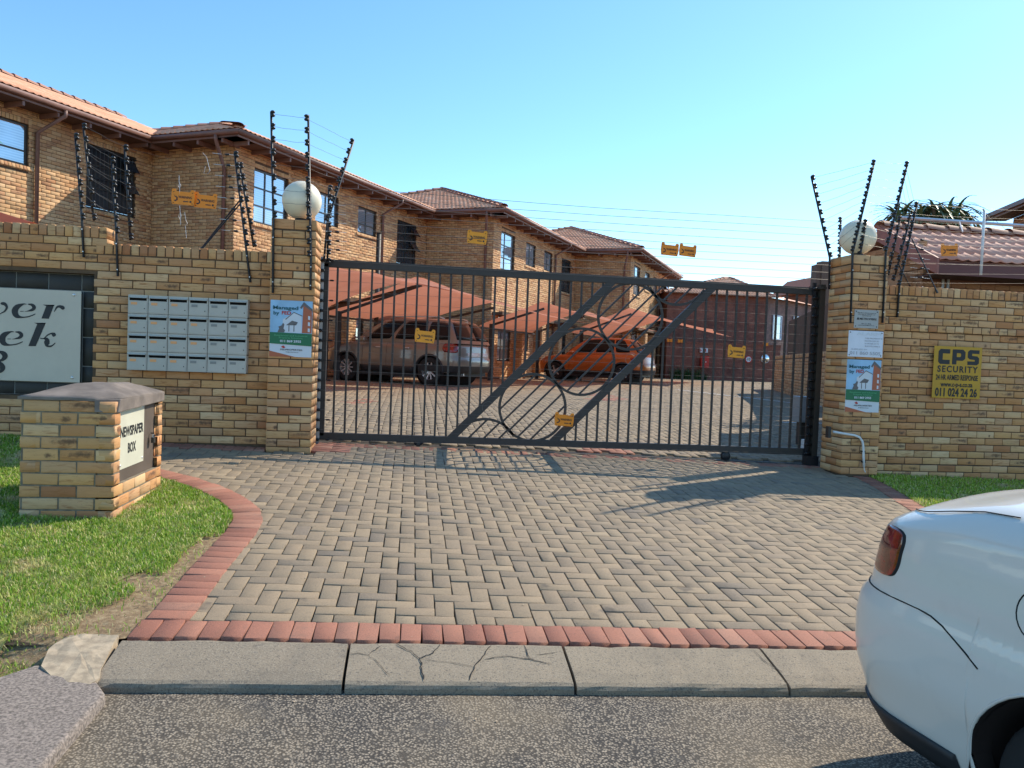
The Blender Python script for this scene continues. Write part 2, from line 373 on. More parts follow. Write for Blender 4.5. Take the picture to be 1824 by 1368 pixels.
# ------------------------------------------------------------------ pieces: bricks, pavers, tiles
def block_mesh(w, h, d, e, jit, seed):
    """front face at y=0 facing -y, x width, z height, depth +y. 9 quads"""
    R = np.random.default_rng(seed); x, z = w/2, h/2
    V = []
    for (xx, zz, yy) in ((x-e, z-e, 0), (x, z, e*.8), (x, z, d)):
        for sx, sz in ((-1, -1), (1, -1), (1, 1), (-1, 1)):
            V.append((sx*xx, yy, sz*zz))
    V = np.array(V); 
    J = R.normal(0, jit, (8, 3)); V[:8] += J; V[8:, 0] *= 1; 
    F = [[0, 1, 2, 3]]+[[4+i, 4+(i+1) % 4, (i+1) % 4, i] for i in range(4)]+[[8+i, 8+(i+1) % 4, 4+(i+1) % 4, 4+i] for i in range(4)]
    uv = np.stack([V[:, 0], V[:, 2]], 1)
    return V, np.array(F), uv
_BC = {}
def block(w, h, d, e, jit, var):
    k = (round(w, 3), round(h, 3), round(d, 3), round(e, 4), round(jit, 4), var)
    if k not in _BC: _BC[k] = block_mesh(k[0], k[1], k[2], e, jit, hash(k) % 99991)
    return k, _BC[k]
class Pieces:
    def __init__(s, name, mat, limit=300, e=.004, jit=.0012, nvar=5, shape=None):
        s.name, s.mat, s.limit, s.e, s.jit, s.nvar, s.shape = name, mat, limit, e, jit, nvar, shape; s.P = []
    def add(s, w, h, d, M): s.P.append((w, h, d, M))
    def face(s, o, ux, n, x, z, w, h, d, rot=0.0, proud=0.0, jz=.0):
        """o origin, ux horizontal unit, n outward normal (both in local frame); x,z centre of the face"""
        ux = Vector(ux); n = Vector(n); uz = Vector((0, 0, 1))
        c = Vector(o)+ux*x+uz*z+n*(proud+random.uniform(-.0015, .0015))
        R = Matrix((ux, -n, uz)).transposed().to_4x4()
        if rot or jz: R = R @ Matrix.Rotation(rot+random.uniform(-jz, jz), 4, 'Y')
        s.add(w, h, d, Matrix.Translation(c) @ R)
    def finish(s, parent=None, base=Matrix.Identity(4), outname=None, label=None):
        sc = []
        for i, (w, h, d, M) in enumerate(s.P):
            W = base @ M; c = W.translation; p = proj(c); v = -1
            if p and -60 < p[0] < 1884 and -60 < p[1] < 1428:
                nrm = -(W.to_3x3() @ Vector((0, 1, 0))); vw = (Vector((0, 0, CAM_H))-c); f = nrm.dot(vw.normalized())
                v = w*h/p[2]**2*max(f, .02)
            sc.append(v)
        order = sorted(range(len(s.P)), key=lambda i: -sc[i])
        singles = [i for i in order[:s.limit] if sc[i] > 0 or len(s.P) <= s.limit]; sset = set(singles)
        cache = {}
        for i in singles:
            w, h, d, M = s.P[i]; k, (V, F, uv) = (s.shape or block)(w, h, d, s.e, s.jit, random.randrange(s.nvar))
            if k not in cache:
                me = npmesh(s.name, V, F, uv); me.materials.append(s.mat)
                if s.shape: me.polygons.foreach_set('use_smooth', [True]*len(me.polygons))
                cache[k] = me
            o = bpy.data.objects.new(s.name, cache[k]); COL.objects.link(o); o.parent = parent; o.matrix_basis = M
        rest = [i for i in range(len(s.P)) if i not in sset]
        if rest:
            VV, FF, UU, TT = [], [], [], []; n = 0
            for i in rest:
                w, h, d, M = s.P[i]; k, (V, F, uv) = (s.shape or block)(w, h, d, s.e, s.jit, random.randrange(s.nvar))
                A = np.array(M.to_3x3()); VV.append(V @ A.T+np.array(M.translation)); FF.append(F+n); UU.append(uv); TT.append(np.full(len(V), random.random())); n += len(V)
            me = npmesh(outname or s.name+'_field', np.vstack(VV), np.vstack(FF), np.vstack(UU), np.concatenate(TT)); me.materials.append(s.mat)
            o = bpy.data.objects.new(outname or s.name+'_field', me); COL.objects.link(o); o.parent = parent; o['kind'] = 'stuff'
            if s.shape: me.polygons.foreach_set('use_smooth', [True]*len(me.polygons))
BW, BH, BD, MJ = .222, .0735, .106, .010
PX, PZ = BW+MJ, .0835
def subtract(a, b, cuts):
    segs = [(a, b)]
    for c0, c1 in cuts:
        out = []
        for s0, s1 in segs:
            if c1 <= s0 or c0 >= s1: out.append((s0, s1)); continue
            if c0 > s0: out.append((s0, c0))
            if c1 < s1: out.append((c1, s1))
        segs = out
    return [(s0, s1) for s0, s1 in segs if s1-s0 > .03]
def courses(P, o, ux, n, x0, x1, z0, z1, holes=(), phase=0.0, d=.05, proud=.0, jz=.004, endfix=False):
    """stretcher bond on a vertical face between x0..x1 and z0..z1"""
    k = 0; z = z0
    while z+BH <= z1+.02:
        zc = z+PZ/2; cuts = [(h[0], h[1]) for h in holes if h[2]-.02 < zc < h[3]+.02]
        off = phase+(.5*PX if k % 2 else 0); i = math.floor((x0-off)/PX)
        x = off+i*PX
        while x < x1:
            b0, b1 = max(x, x0), min(x+BW, x1)
            if b1-b0 > .03:
                for s0, s1 in subtract(b0, b1, cuts):
                    P.face(o, ux, n, (s0+s1)/2, zc, s1-s0, BH, d, proud=proud, jz=jz)
            x += PX
        z += PZ; k += 1
    return z
def upright_row(P, o, ux, n, x0, x1, zc, h=.106, w=.0735, d=.1, proud=0.0, pitch=.0835):
    m = max(1, round((x1-x0)/pitch)); p = (x1-x0)/m
    for i in range(m): P.face(o, ux, n, x0+(i+.5)*p, zc, min(w, p-.008), h, d, proud=proud, jz=.012)
def wall_core(mb, o, ux, n, x0, x1, z0, z1, holes=(), depth=.1, back=0.009):
    """mortar face with real openings, reveals running back by depth"""
    ux = Vector(ux); n = Vector(n); o = Vector(o)
    xs = sorted({x0, x1, *[min(max(h[0], x0), x1) for h in holes], *[min(max(h[1], x0), x1) for h in holes]})
    zs = sorted({z0, z1, *[min(max(h[2], z0), z1) for h in holes], *[min(max(h[3], z0), z1) for h in holes]})
    P = lambda x, z, dd: o+ux*x+Vector((0, 0, z))-n*dd
    for xa, xb in zip(xs, xs[1:]):
        for za, zb in zip(zs, zs[1:]):
            cx, cz = (xa+xb)/2, (za+zb)/2
            if any(h[0] < cx < h[1] and h[2] < cz < h[3] for h in holes): continue
            mb.quad(P(xa, za, back), P(xb, za, back), P(xb, zb, back), P(xa, zb, back))
    for h in holes:
        a, b, c, d = h[:4]
        mb.quad(P(a, c, back), P(b, c, back), P(b, c, depth), P(a, c, depth)); mb.quad(P(a, d, back), P(a, d, depth), P(b, d, depth), P(b, d, back))
        mb.quad(P(a, c, back), P(a, c, depth), P(a, d, depth), P(a, d, back)); mb.quad(P(b, c, back), P(b, d, back), P(b, d, depth), P(b, c, depth))

# ------------------------------------------------------------------ lettering
def lettering(body, x, z, size, mat, parent, width=None, bold=0, shear=0, align='CENTER', y=-.004, name='lettering', mtx=None, spacing=1.0):
    cu = bpy.data.curves.new('t', 'FONT'); cu.body = body; cu.size = size; cu.align_x = align; cu.align_y = 'CENTER'; cu.offset = bold; cu.shear = shear
    cu.resolution_u = 3; cu.extrude = .0006; cu.space_character = spacing
    ob = bpy.data.objects.new('t', cu); COL.objects.link(ob); bpy.context.view_layer.update()
    me = bpy.data.meshes.new_from_object(ob.evaluated_get(bpy.context.evaluated_depsgraph_get()))
    bpy.data.objects.remove(ob); me.name = name
    xs = [v.co.x for v in me.vertices]
    if not xs: return None
    f = width/(max(xs)-min(xs)) if width else 1
    M = Matrix.Translation((x, y, z)) @ Matrix.Rotation(rad(90), 4, 'X') @ Matrix.Diagonal((f, 1, 1, 1))
    if mtx is not None: M = mtx @ M
    me.transform(M); me.materials.clear(); me.materials.append(mat)
    o = bpy.data.objects.new(name, me); COL.objects.link(o); o.parent = parent; return o
def flat(name, poly, mat, parent, y=-.003, t=.0012):
    """thin printed shape on a plate, polygon in local xz"""
    return MB().prism(poly, y, y+t).build(name, mat, parent)
# ================================================================== SETTING
def sheet(name, xs, ys, zf, mat, kind='structure'):
    V = [(x, y, zf(x, y)) for y in ys for x in xs]; nx = len(xs)
    F = [[j*nx+i, j*nx+i+1, (j+1)*nx+i+1, (j+1)*nx+i] for j in range(len(ys)-1) for i in range(nx-1)]
    o = pmesh(name, V, F, mat, smooth=True); o['kind'] = kind; return o
lin = lambda a, b, n: [a+(b-a)*i/(n-1) for i in range(n)]
gx = [-900, -200, -60, -30, -16, -9, -6, -3, 0, 3, 6, 9, 12, 20, 40, 80, 250, 900]
gy = [-300, -60, -20, -9, -4, 0, 3.30, 3.60, 3.67, 5, 7, 8.4, 9, 10, 11, 12, 13, 14, 15, 16, 20, 30, 45, 60, 90, 250, 1500]
sheet('ground', gx, gy, lambda x, y: g(x, y)-.09, m_soil)
sheet('road', lin(-9, 9, 37), lin(-8, 3.345, 40), lambda x, y: -.025*x, m_asph)
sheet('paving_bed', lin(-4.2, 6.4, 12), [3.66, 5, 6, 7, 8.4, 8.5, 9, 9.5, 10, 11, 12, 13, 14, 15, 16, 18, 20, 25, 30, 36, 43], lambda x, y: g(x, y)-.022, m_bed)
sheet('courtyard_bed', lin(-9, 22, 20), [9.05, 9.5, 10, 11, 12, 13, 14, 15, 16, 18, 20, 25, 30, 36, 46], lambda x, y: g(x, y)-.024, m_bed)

# kerb
kerb = empty('kerb', (0, 3.31, 0), 'low sloping concrete kerb across the driveway mouth', 'kerb'); kerb['kind'] = 'structure'; del kerb['category']
prof = [(3.31, -.06), (3.31, .022), (3.318, .036), (3.335, .046), (3.40, .062), (3.62, .100), (3.64, .096), (3.65, .08), (3.65, -.05)]
ks = [-1.262, -.245, .775, 1.79, 2.81, 3.83, 4.85]
for i, (a, b) in enumerate(zip(ks, ks[1:])):
    a += .007; b -= .007; n = 14; V = []; F = []
    R = np.random.default_rng(i+3)
    for j in range(n):
        x = a+(b-a)*j/(n-1); jt = R.normal(0, .0022, len(prof)); jz = R.normal(0, .0012, len(prof))
        for q, (t, z) in enumerate(prof):
            xx = x
            if i == 0 and j == 0: xx = x+(.03 if q < 3 else .0)
            chip = (.012*abs(R.normal()) if q in (6, 7) and R.random() < .3 else 0)
            V.append((xx, t-3.31+jt[q]*(q > 0)-chip, z-.025*x+jz[q]))
    m = len(prof)
    for j in range(n-1):
        for q in range(m-1): F.append([j*m+q, (j+1)*m+q, (j+1)*m+q+1, j*m+q+1])
    F.append(list(range(m))); F.append([(n-1)*m+q for q in range(m)][::-1])
    pmesh('kerb_stone', V, F, m_conc, kerb)
# dirt filled cracks in the second kerb stone
def crack(pts, w):
    mb = MB(); V = []
    for i, (s, t) in enumerate(pts):
        z = (.046+(t-3.335)*.246 if t < 3.40 else .062+(t-3.40)*.1727)-.025*s+.0035 if t < 3.62 else .1035-.025*s
        d = Vector((pts[min(i+1, len(pts)-1)][0]-pts[max(i-1, 0)][0], pts[min(i+1, len(pts)-1)][1]-pts[max(i-1, 0)][1])).normalized(); nrm = Vector((-d.y, d.x))
        ww = w*random.uniform(.5, 1.3)*(.3 if i in (0, len(pts)-1) else 1)
        V += [(s+nrm.x*ww, t-3.31+nrm.y*ww, z), (s-nrm.x*ww, t-3.31-nrm.y*ww, z)]
    for i in range(len(pts)-1): mb.quad(V[2*i], V[2*i+1], V[2*i+3], V[2*i+2])
    return mb
def wig(pts, sub=4, a=.006):
    out = []
    for p, q in zip(pts, pts[1:]):
        for k in range(sub):
            f = k/sub; out.append((p[0]+(q[0]-p[0])*f+random.uniform(-a, a), p[1]+(q[1]-p[1])*f+random.uniform(-a, a)))
    return out+[pts[-1]]
mm = MB()
for pts, wd in [([(.18, 3.63), (.15, 3.55), (.08, 3.50), (.09, 3.44), (.10, 3.34)], .0032), ([(-.03, 3.63), (.04, 3.56), (.08, 3.50)], .0022), ([(.42, 3.62), (.38, 3.52), (.33, 3.44), (.30, 3.34)], .0035),
                ([(.38, 3.50), (.50, 3.53), (.60, 3.51), (.70, 3.47)], .003), ([(-.24, 3.54), (-.15, 3.53), (-.10, 3.60)], .0018), ([(.58, 3.64), (.60, 3.51)], .0022), ([(.62, 3.54), (.74, 3.57)], .0015), ([(1.74, 3.62), (1.76, 3.5), (1.80, 3.42)], .0018), ([(-.15, 3.53), (-.10, 3.45), (-.05, 3.37)], .0012), ([(.08, 3.5), (.2, 3.48), (.33, 3.44)], .0014)]:
    c_ = crack(wig(pts), wd); n = len(mm.V); mm.V += c_.V; mm.F += [[n+i for i in f] for f in c_.F]
mm.build('crack', m_seam, kerb)
# turning kerb at the left, purple stone slab and broken cement lump
mb = MB(); P4 = [(-1.17, 3.21), (-1.16, 2.45), (-1.16, 1.2), (-1.62, 1.2), (-1.64, 2.45), (-1.63, 3.29), (-1.53, 3.44), (-1.27, 3.36)]
n = len(P4); top = [(x, y, .045-.025*x+(.02 if x < -1.4 else 0)) for x, y in P4]; bot = [(x+(.01 if x > -1.4 else 0), y, -.05) for x, y in P4]
mb.V = top+bot; mb.F = [list(range(n))[::-1]]+[[i, (i+1) % n, n+(i+1) % n, n+i] for i in range(n)]
o = mb.build('kerb_slab', m_stone, kerb, mtx=Matrix.Translation((0, -3.31, 0))); bevel_obj(o, .018, 3)
bm = bmesh.new(); L = [(-1.50, 3.40), (-1.535, 3.55), (-1.50, 3.67), (-1.40, 3.69), (-1.285, 3.68), (-1.275, 3.50), (-1.24, 3.33), (-1.26, 3.27), (-1.38, 3.30)]
vt = [bm.verts.new((x, y-3.31, .052+(y-3.30)*.14-.025*x+random.uniform(-.005, .005))) for x, y in L]; vb = [bm.verts.new((x*1.0, y-3.31, .0)) for x, y in L]
ctr = bm.verts.new((-1.39, .20, .125))
for i in range(len(L)):
    j = (i+1) % len(L); bm.faces.new((vt[i], vt[j], ctr)); bm.faces.new((vb[i], vb[j], vt[j], vt[i]))
bmesh.ops.subdivide_edges(bm, edges=bm.edges[:], cuts=2, use_grid_fill=True)
for v in bm.verts: v.co += Vector([random.uniform(-.004, .004) for _ in range(3)])
me = bpy.data.meshes.new('cement_haunch'); bm.to_mesh(me); bm.free(); link('cement_haunch', me, m_concrete2, kerb)

from mathutils import noise as mnoise
# ---- driveway pavers
def seg_d(p, a, b):
    ax, ay = a; bx, by = b; dx, dy = bx-ax, by-ay; f = max(0, min(1, ((p[0]-ax)*dx+(p[1]-ay)*dy)/(dx*dx+dy*dy)))
    return math.hypot(p[0]-ax-f*dx, p[1]-ay-f*dy)
EDGE = [(-1.13, 3.78), (-1.125, 4.6), (-1.10, 5.3), (-1.115, 5.62), (-1.19, 5.90), (-1.34, 6.18), (-1.58, 6.50), (-1.86, 6.78), (-2.25, 7.06), (-2.7, 7.36), (-3.15, 7.74), (-3.5, 8.2)]
REDGE = [(5.22, 8.28), (5.12, 7.7), (4.90, 6.9), (4.72, 6.2), (4.62, 5.4), (4.60, 3.7)]
def left_x(t):
    for a, b in zip(EDGE, EDGE[1:]):
        if a[1] <= t <= b[1]: return a[0]+(b[0]-a[0])*(t-a[1])/(b[1]-a[1])
    return EDGE[0][0] if t < EDGE[0][1] else EDGE[-1][0]
def right_x(t):
    for a, b in zip(REDGE, REDGE[1:]):
        if b[1] <= t <= a[1]: return b[0]+(a[0]-b[0])*(t-b[1])/(a[1]-b[1])
    return REDGE[-1][0] if t < 3.7 else REDGE[0][0]
drive = empty('driveway', (0, 3.66, .1), 'herringbone block paved driveway sloping up to the gate', 'driveway'); drive['kind'] = 'structure'; del drive['category']
dloc = Vector((0, 3.66, .1))
def slope_m(x, y):
    dz = (g(x, y+.05)-g(x, y-.05))/.1; dx = (g(x+.05, y)-g(x-.05, y))/.1
    nz = Vector((-dx, -dz, 1)).normalized(); ax = Vector((1, 0, dx)).normalized(); ay = nz.cross(ax)
    return ax, ay, nz
def pave(P, x, y, rot, L, Wd, dz=0, tilt=.008, off=dloc):
    ax, ay, nz = slope_m(x, y); 
    R = Matrix((ax, ay, nz)).transposed().to_4x4() @ Matrix.Rotation(rot, 4, 'Z') @ Matrix.Rotation(random.gauss(0, tilt), 4, 'X') @ Matrix.Rotation(random.gauss(0, tilt), 4, 'Y') @ Matrix.Rotation(rad(-90), 4, 'X')
    P.add(L, Wd, .05, Matrix.Translation(Vector((x, y, g(x, y)+dz+random.uniform(-.0022, .0022)))-off) @ R)
grey = Pieces('paver', m_paver, 300, e=.0035, jit=.0012, nvar=6)
U = .1035; T0 = 3.872; X0 = -.35
for i in range(-45, 62):
    for j in range(0, 50):
        k = (i+j) % 4; t = T0+(j+.5)*U; x = X0+(i+.5)*U
        if k == 0: cx, cy, rot, L, Wd = x+U/2, t, 0, .2, .0965
        elif k == 2: cx, cy, rot, L, Wd = x, t+U/2, rad(90), .2, .0965
        elif k == 3 and j == 49: continue
        else: continue
        if cy > 8.86: continue
        if cx < left_x(cy)-.01 or cx > right_x(cy)+.01: continue
        if cy > 8.30 and (cx < -1.02+.05 or cx > 4.93): continue
        if cy > 8.20 and cx < -1.0: continue
        pave(grey, cx, cy, rot+random.gauss(0, .008), L, Wd)
# first course: cut halves where a vertical pair starts below the row
for i in range(-6, 46):
    if (i+0) % 4 == 3: pave(grey, X0+(i+.5)*U, T0+.5*U, 0, .0965, .0965)
grey.finish(drive, Matrix.Translation(dloc), 'distant_pavers')
red = Pieces('edging_paver', m_rpaver, 300, e=.004, jit=.0016, nvar=6)
x = -1.2
while x < 4.7: pave(red, x, 3.766, rad(90)+random.gauss(0, .012), .198, .098, .004); x += .1035
def along(pts, step, start=0):
    out = []; acc = start
    for a, b in zip(pts, pts[1:]):
        d = math.hypot(b[0]-a[0], b[1]-a[1]); u = ((b[0]-a[0])/d, (b[1]-a[1])/d)
        while acc < d: out.append((a[0]+u[0]*acc, a[1]+u[1]*acc, math.atan2(u[1], u[0]))); acc += step
        acc -= d
    return out
for x, y, a in along(EDGE, .1035, .14): pave(red, x, y, a+rad(90)+random.gauss(0, .02), .205, .099, .006)
for x, y, a in along(REDGE, .1035, .05): pave(red, x, y, a+rad(90)+random.gauss(0, .02), .2, .098, .005)
x = -3.3
while x < -1.5: pave(red, x, 8.28, random.gauss(0, .01)+rad(90), .2, .098, .003); x += .1035
x = -.96
while x < 4.95: pave(red, x, 8.76, rad(90)+random.gauss(0, .01), .2, .098, .001); x += .1035
for t in [8.36+.1035*i for i in range(4)]:
    for x in (-.93, -.725): pave(red, x, t, 0, .2, .098, .0035)
red.finish(drive, Matrix.Translation(dloc), 'edging_field')
# courtyard pavers beyond the gate
yard = empty('courtyard', (0, 9.05, .4), 'sunlit block paved courtyard behind the gate', 'courtyard'); yard['kind'] = 'structure'; del yard['category']
yl = Vector((0, 9.05, .4)); cy_ = Pieces('yard_paver', m_paver, 260, e=.006, jit=.0008, nvar=4); cyr = Pieces('yard_red_paver', m_rpaver, 60, e=.006, jit=.0008, nvar=4)
def inyard(x, y):
    a, b = (x-BO[0])*BU[0]+(y-BO[1])*BU[1], (x-BO[0])*BN[0]+(y-BO[1])*BN[1]
    k = math.floor((a+10.1)/10.1)-1; k = max(-1, min(2, k))
    return b > 2.68*k-.05
BETA = rad(28.8); BU = (math.sin(BETA), math.cos(BETA)); BN = (BU[1], -BU[0]); BO = (-4.46, 19.84)
for j in range(0, 360):
    t = 9.0+(j+.5)*U
    for i in range(-60, 190):
        k = (i+j) % 4
        if k not in (0, 2): continue
        x = X0+(i+.5)*U
        cx, cyy, rot = (x+U/2, t, 0) if k == 0 else (x, t+U/2, rad(90))
        if t < 9.2 and (cx < -1 or cx > 4.95): continue
        if cyy < 9.12: continue
        vis = (cx > -1.6-(t-9)*.26 and cx < 5.6+(t-9)*.50)
        if not vis or not inyard(cx, cyy): continue
        lane = mnoise.noise((cx*.55+3, cyy*.45, 1.7)) > .50
        pave(cyr if (lane and random.random() < .7) else cy_, cx, cyy, rot, .2, .0965, off=yl)
cy_.finish(yard, Matrix.Translation(yl), 'yard_paver_field'); cyr.finish(yard, Matrix.Translation(yl), 'yard_red_field')
def strip(name, pts, w, mat, dz, parent=None):
    mb = MB(); V = []
    for i, (x, y) in enumerate(pts):
        a = pts[max(0, i-1)]; b = pts[min(len(pts)-1, i+1)]; d = Vector((b[0]-a[0], b[1]-a[1])).normalized()
        for sg in (-1, 1): V.append((x-d.y*sg*w/2, y+d.x*sg*w/2, g(x, y)+dz))
    for i in range(len(pts)-1): mb.quad(V[2*i+1], V[2*i], V[2*i+2], V[2*i+3])
    o = mb.build(name, mat, parent); return o
def seg(a, b, n=8): return [(a[0]+(b[0]-a[0])*i/(n-1), a[1]+(b[1]-a[1])*i/(n-1)) for i in range(n)]
for a, b in [((8.2, 23.0), (9.3, 13.2)), ((6.4, 12.6), (8.6, 12.9))]: strip('painted_line', seg(a, b), .09, m_white, .006)['kind'] = 'structure'
trk = strip('gate_track', seg((-1.0, 8.90), (4.95, 8.90), 10), .035, m_gate, .012); setp(trk, 'flat dark steel rail in the paving that the sliding gate rolls on', 'gate track')

# ---- lawns
def lawn(name, poly, xr, yr, n_blades, blade_h, seedv, hf=None):
    """soil sheet + blade mesh inside poly"""
    def inside(x, y):
        c = np.zeros(len(x), bool); m = len(poly)
        for i in range(m):
            x0, y0 = poly[i]; x1, y1 = poly[(i+1) % m]
            cond = ((y0 > y) != (y1 > y)) & (x < (x1-x0)*(y-y0)/((y1-y0) or 1e-9)+x0); c ^= cond
        return c
    R = np.random.default_rng(seedv)
    x = R.uniform(xr[0], xr[1], n_blades); y = R.uniform(yr[0], yr[1], n_blades)
    # keep more blades near the camera
    d = np.hypot(x, y); keep = inside(x, y) & (R.random(n_blades) < np.clip((6.2/d)**1.6, .1, 1))
    if hf is not None: keep &= hf(x, y, R)
    x, y = x[keep], y[keep]; n = len(x)
    z = np.array([g(a, b) for a, b in zip(x, y)])+.008
    ang = R.uniform(0, 2*np.pi, n); lean = R.uniform(.3, 1.42, n); h = blade_h*R.uniform(.45, 1.25, n); wd = R.uniform(.0016, .0032, n)*np.clip(np.hypot(x, y)/5, .8, 2)
    dx, dy = np.cos(ang), np.sin(ang); px, py = -dy, dx
    hx = np.sin(lean)*h; hz = np.cos(lean)*h
    V = np.empty((n, 5, 3))
    V[:, 0] = np.stack([x-px*wd, y-py*wd, z-.006], 1); V[:, 1] = np.stack([x+px*wd, y+py*wd, z-.006], 1)
    V[:, 2] = np.stack([x+px*wd*.8+dx*hx*.45, y+py*wd*.8+dy*hx*.45, z+hz*.62], 1); V[:, 3] = np.stack([x-px*wd*.8+dx*hx*.45, y-py*wd*.8+dy*hx*.45, z+hz*.62], 1)
    V[:, 4] = np.stack([x+dx*hx*1.1, y+dy*hx*1.1, z+hz], 1)
    b = (np.arange(n)*5)[:, None]
    F = np.concatenate([b+np.array([[0, 1, 2]]), b+np.array([[0, 2, 3]]), b+np.array([[3, 2, 4]])])
    t = np.repeat(np.clip(R.beta(2.2, 2.2, n), 0, .995), 5)
    me = npmesh(name, V.reshape(-1, 3), F, None, t); me.materials.append(m_grass); o = bpy.data.objects.new(name, me); COL.objects.link(o); o['kind'] = 'stuff'
    return o
E_out = [(x-.105 if i < 4 else x-.08, y-(0 if i < 4 else .09)) for i, (x, y) in enumerate(EDGE)]
m_thatch = simple('lawn_thatch', (.30, .27, .10), .95, var=.45, scale=12, bump=.8)
def soil_patch(name, poly, mat, dz):
    bm = bmesh.new(); vs_ = [bm.verts.new((x, y, 0)) for x, y in poly]; f = bm.faces.new(vs_); bmesh.ops.triangulate(bm, faces=[f])
    for _ in range(4): bmesh.ops.subdivide_edges(bm, edges=[e for e in bm.edges if e.calc_length() > .35], cuts=1)
    bmesh.ops.triangulate(bm, faces=bm.faces[:])
    for v in bm.verts: v.co.z = g(v.co.x, v.co.y)+dz
    me = bpy.data.meshes.new(name); bm.to_mesh(me); bm.free(); o = link(name, me, mat); o['kind'] = 'structure'; return o
LP = [(-1.26, 3.68), (-1.50, 3.66), (-1.56, 3.45), (-1.66, 3.30), (-1.66, 1.0), (-7, 1.0), (-7, 8.38), (-3.6, 8.38)]+E_out[::-1]
soil_patch('lawn_soil', LP, m_soil, -.012)
soil_patch('lawn_thatch', [(-1.66, 1.0), (-7, 1.0), (-7, 8.38), (-3.6, 8.38)]+E_out[:3:-1]+[(-1.32, 5.1), (-1.46, 4.6), (-1.62, 4.2), (-1.78, 3.75), (-1.72, 3.3)], m_thatch, -.004)
from mathutils import noise as mnoise
def bare(x, y, R):
    out = np.ones(len(x), bool)
    for i in range(len(x)):
        lx = left_x(y[i]); d = abs(x[i]-lx)
        nz = mnoise.noise((x[i]*3.1, y[i]*3.1, .3))
        if y[i] < 5.2 and x[i] > -1.23-.10-(.15+.16*nz)*(1 if y[i] < 4.5 else .0) and R.random() < .93: out[i] = False
        if -2.62 < x[i] < -1.98 and 5.52 < y[i] < 6.60: out[i] = False
        q = mnoise.noise((x[i]*2.2+5, y[i]*2.2, 2.0))
        if q > .30 and R.random() < .6: out[i] = False
    return out
lawn('grass', LP, (-5.6, -1.0), (2.2, 8.4), 420000, .027, 5, bare)
RP = [(5.34, 8.42), (5.22, 7.7), (5.0, 6.9), (4.82, 6.2), (4.72, 5.4), (4.72, 3.70), (9, 3.70), (9, 8.42)]
soil_patch('verge_soil', RP, m_soil, -.012)
lawn('grass_verge', RP, (4.7, 8.0), (5.0, 8.45), 110000, .034, 6)
# fallen leaves, litter specks on paving and lawn
mb = MB()
for _ in range(150):
    x, y = random.uniform(-4, 3.5), random.uniform(2.2, 6.5); z = g(x, y)+(.03 if x < -1.3 and y > 3.7 else .004)
    if y < 3.31: z = -.025*x+.004
    if 3.3 < y < 3.68: continue
    s_ = random.uniform(.003, .008); a = random.uniform(0, 6.3)
    p = [Vector((x+math.cos(a+q)*s_*(1 if q % 2 < 1 else .4), y+math.sin(a+q)*s_, z+random.uniform(0, .003))) for q in (0, 1.57, 3.14, 4.71)]
    mb.quad(*p)
o = mb.build('litter_specks', m_concrete2); o['kind'] = 'stuff'

# ================================================================== PERIMETER WALLS
FR = Vector((0, -1, 0)); EX = Vector((1, 0, 0))
def free_wall(name, label, x0, x1, t, z0, ztop, holes, phase, steps=None, gaps=None):
    loc = Vector((x0, t, z0)); th = empty(name, loc, label, 'wall'); o = Vector((0, t, 0))-loc
    P = Pieces('brick', m_brick, 300, e=.0045, jit=.0013, nvar=7)
    return th, P, o, loc
# left wall
lw = empty('boundary_wall', (-3.3, 8.4, .4), 'golden brick boundary wall left of the gate with mailboxes and dark tiled recess', 'wall')
lo = Vector((0, 8.4, 0))-Vector((-3.3, 8.4, .4)); P = Pieces('brick', m_brick, 300, e=.0045, jit=.0013, nvar=7)
REC = (-5.16, -3.25, .895, 2.16)
TOPL = 2.48; zc0 = TOPL-.106-.010-23*PZ
courses(P, lo, EX, FR, -6.6, -1.46, zc0, TOPL-.116, [REC], phase=.03)
upright_row(P, lo, EX, FR, -3.24, -1.46, TOPL-.053, d=.22)
# header course over the recess, raised end of the wall
z = TOPL-.116
courses(P, lo, EX, FR, -6.6, -3.13, z-.001, z+PZ*2-.01, [], phase=.09, d=.2); 
upright_row(P, lo, EX, FR, -6.6, -3.13, z+PZ*2+.055, d=.22)
P.finish(lw, Matrix.Translation((-3.3, 8.4, .4)), 'brick_field')
mb = MB(); wall_core(mb, lo, EX, FR, -6.6, -1.3, .25, TOPL-.11, [REC], depth=.10)
mb.box(-6.6, -3.3, .115, .22, .0, TOPL-.4-.01) ; n = len(mb.V)
def shift(mb, i0, v): mb.V[i0:] = [tuple(Vector(p)+v) for p in mb.V[i0:]]
mb = MB(); wall_core(mb, lo, EX, FR, -6.6, -1.3, .25, TOPL-.11, [REC], depth=.10)
i0 = len(mb.V); mb.box(-6.6, -1.3, .105, .218, .1, TOPL-.02); mb.box(-6.6, -3.14, .010, .216, TOPL-.13, TOPL+.148); mb.box(-3.1, -1.3, .008, .2, TOPL-.13, TOPL-.012)
shift(mb, i0, lo)
mb.build('mortar', m_mortar, lw)
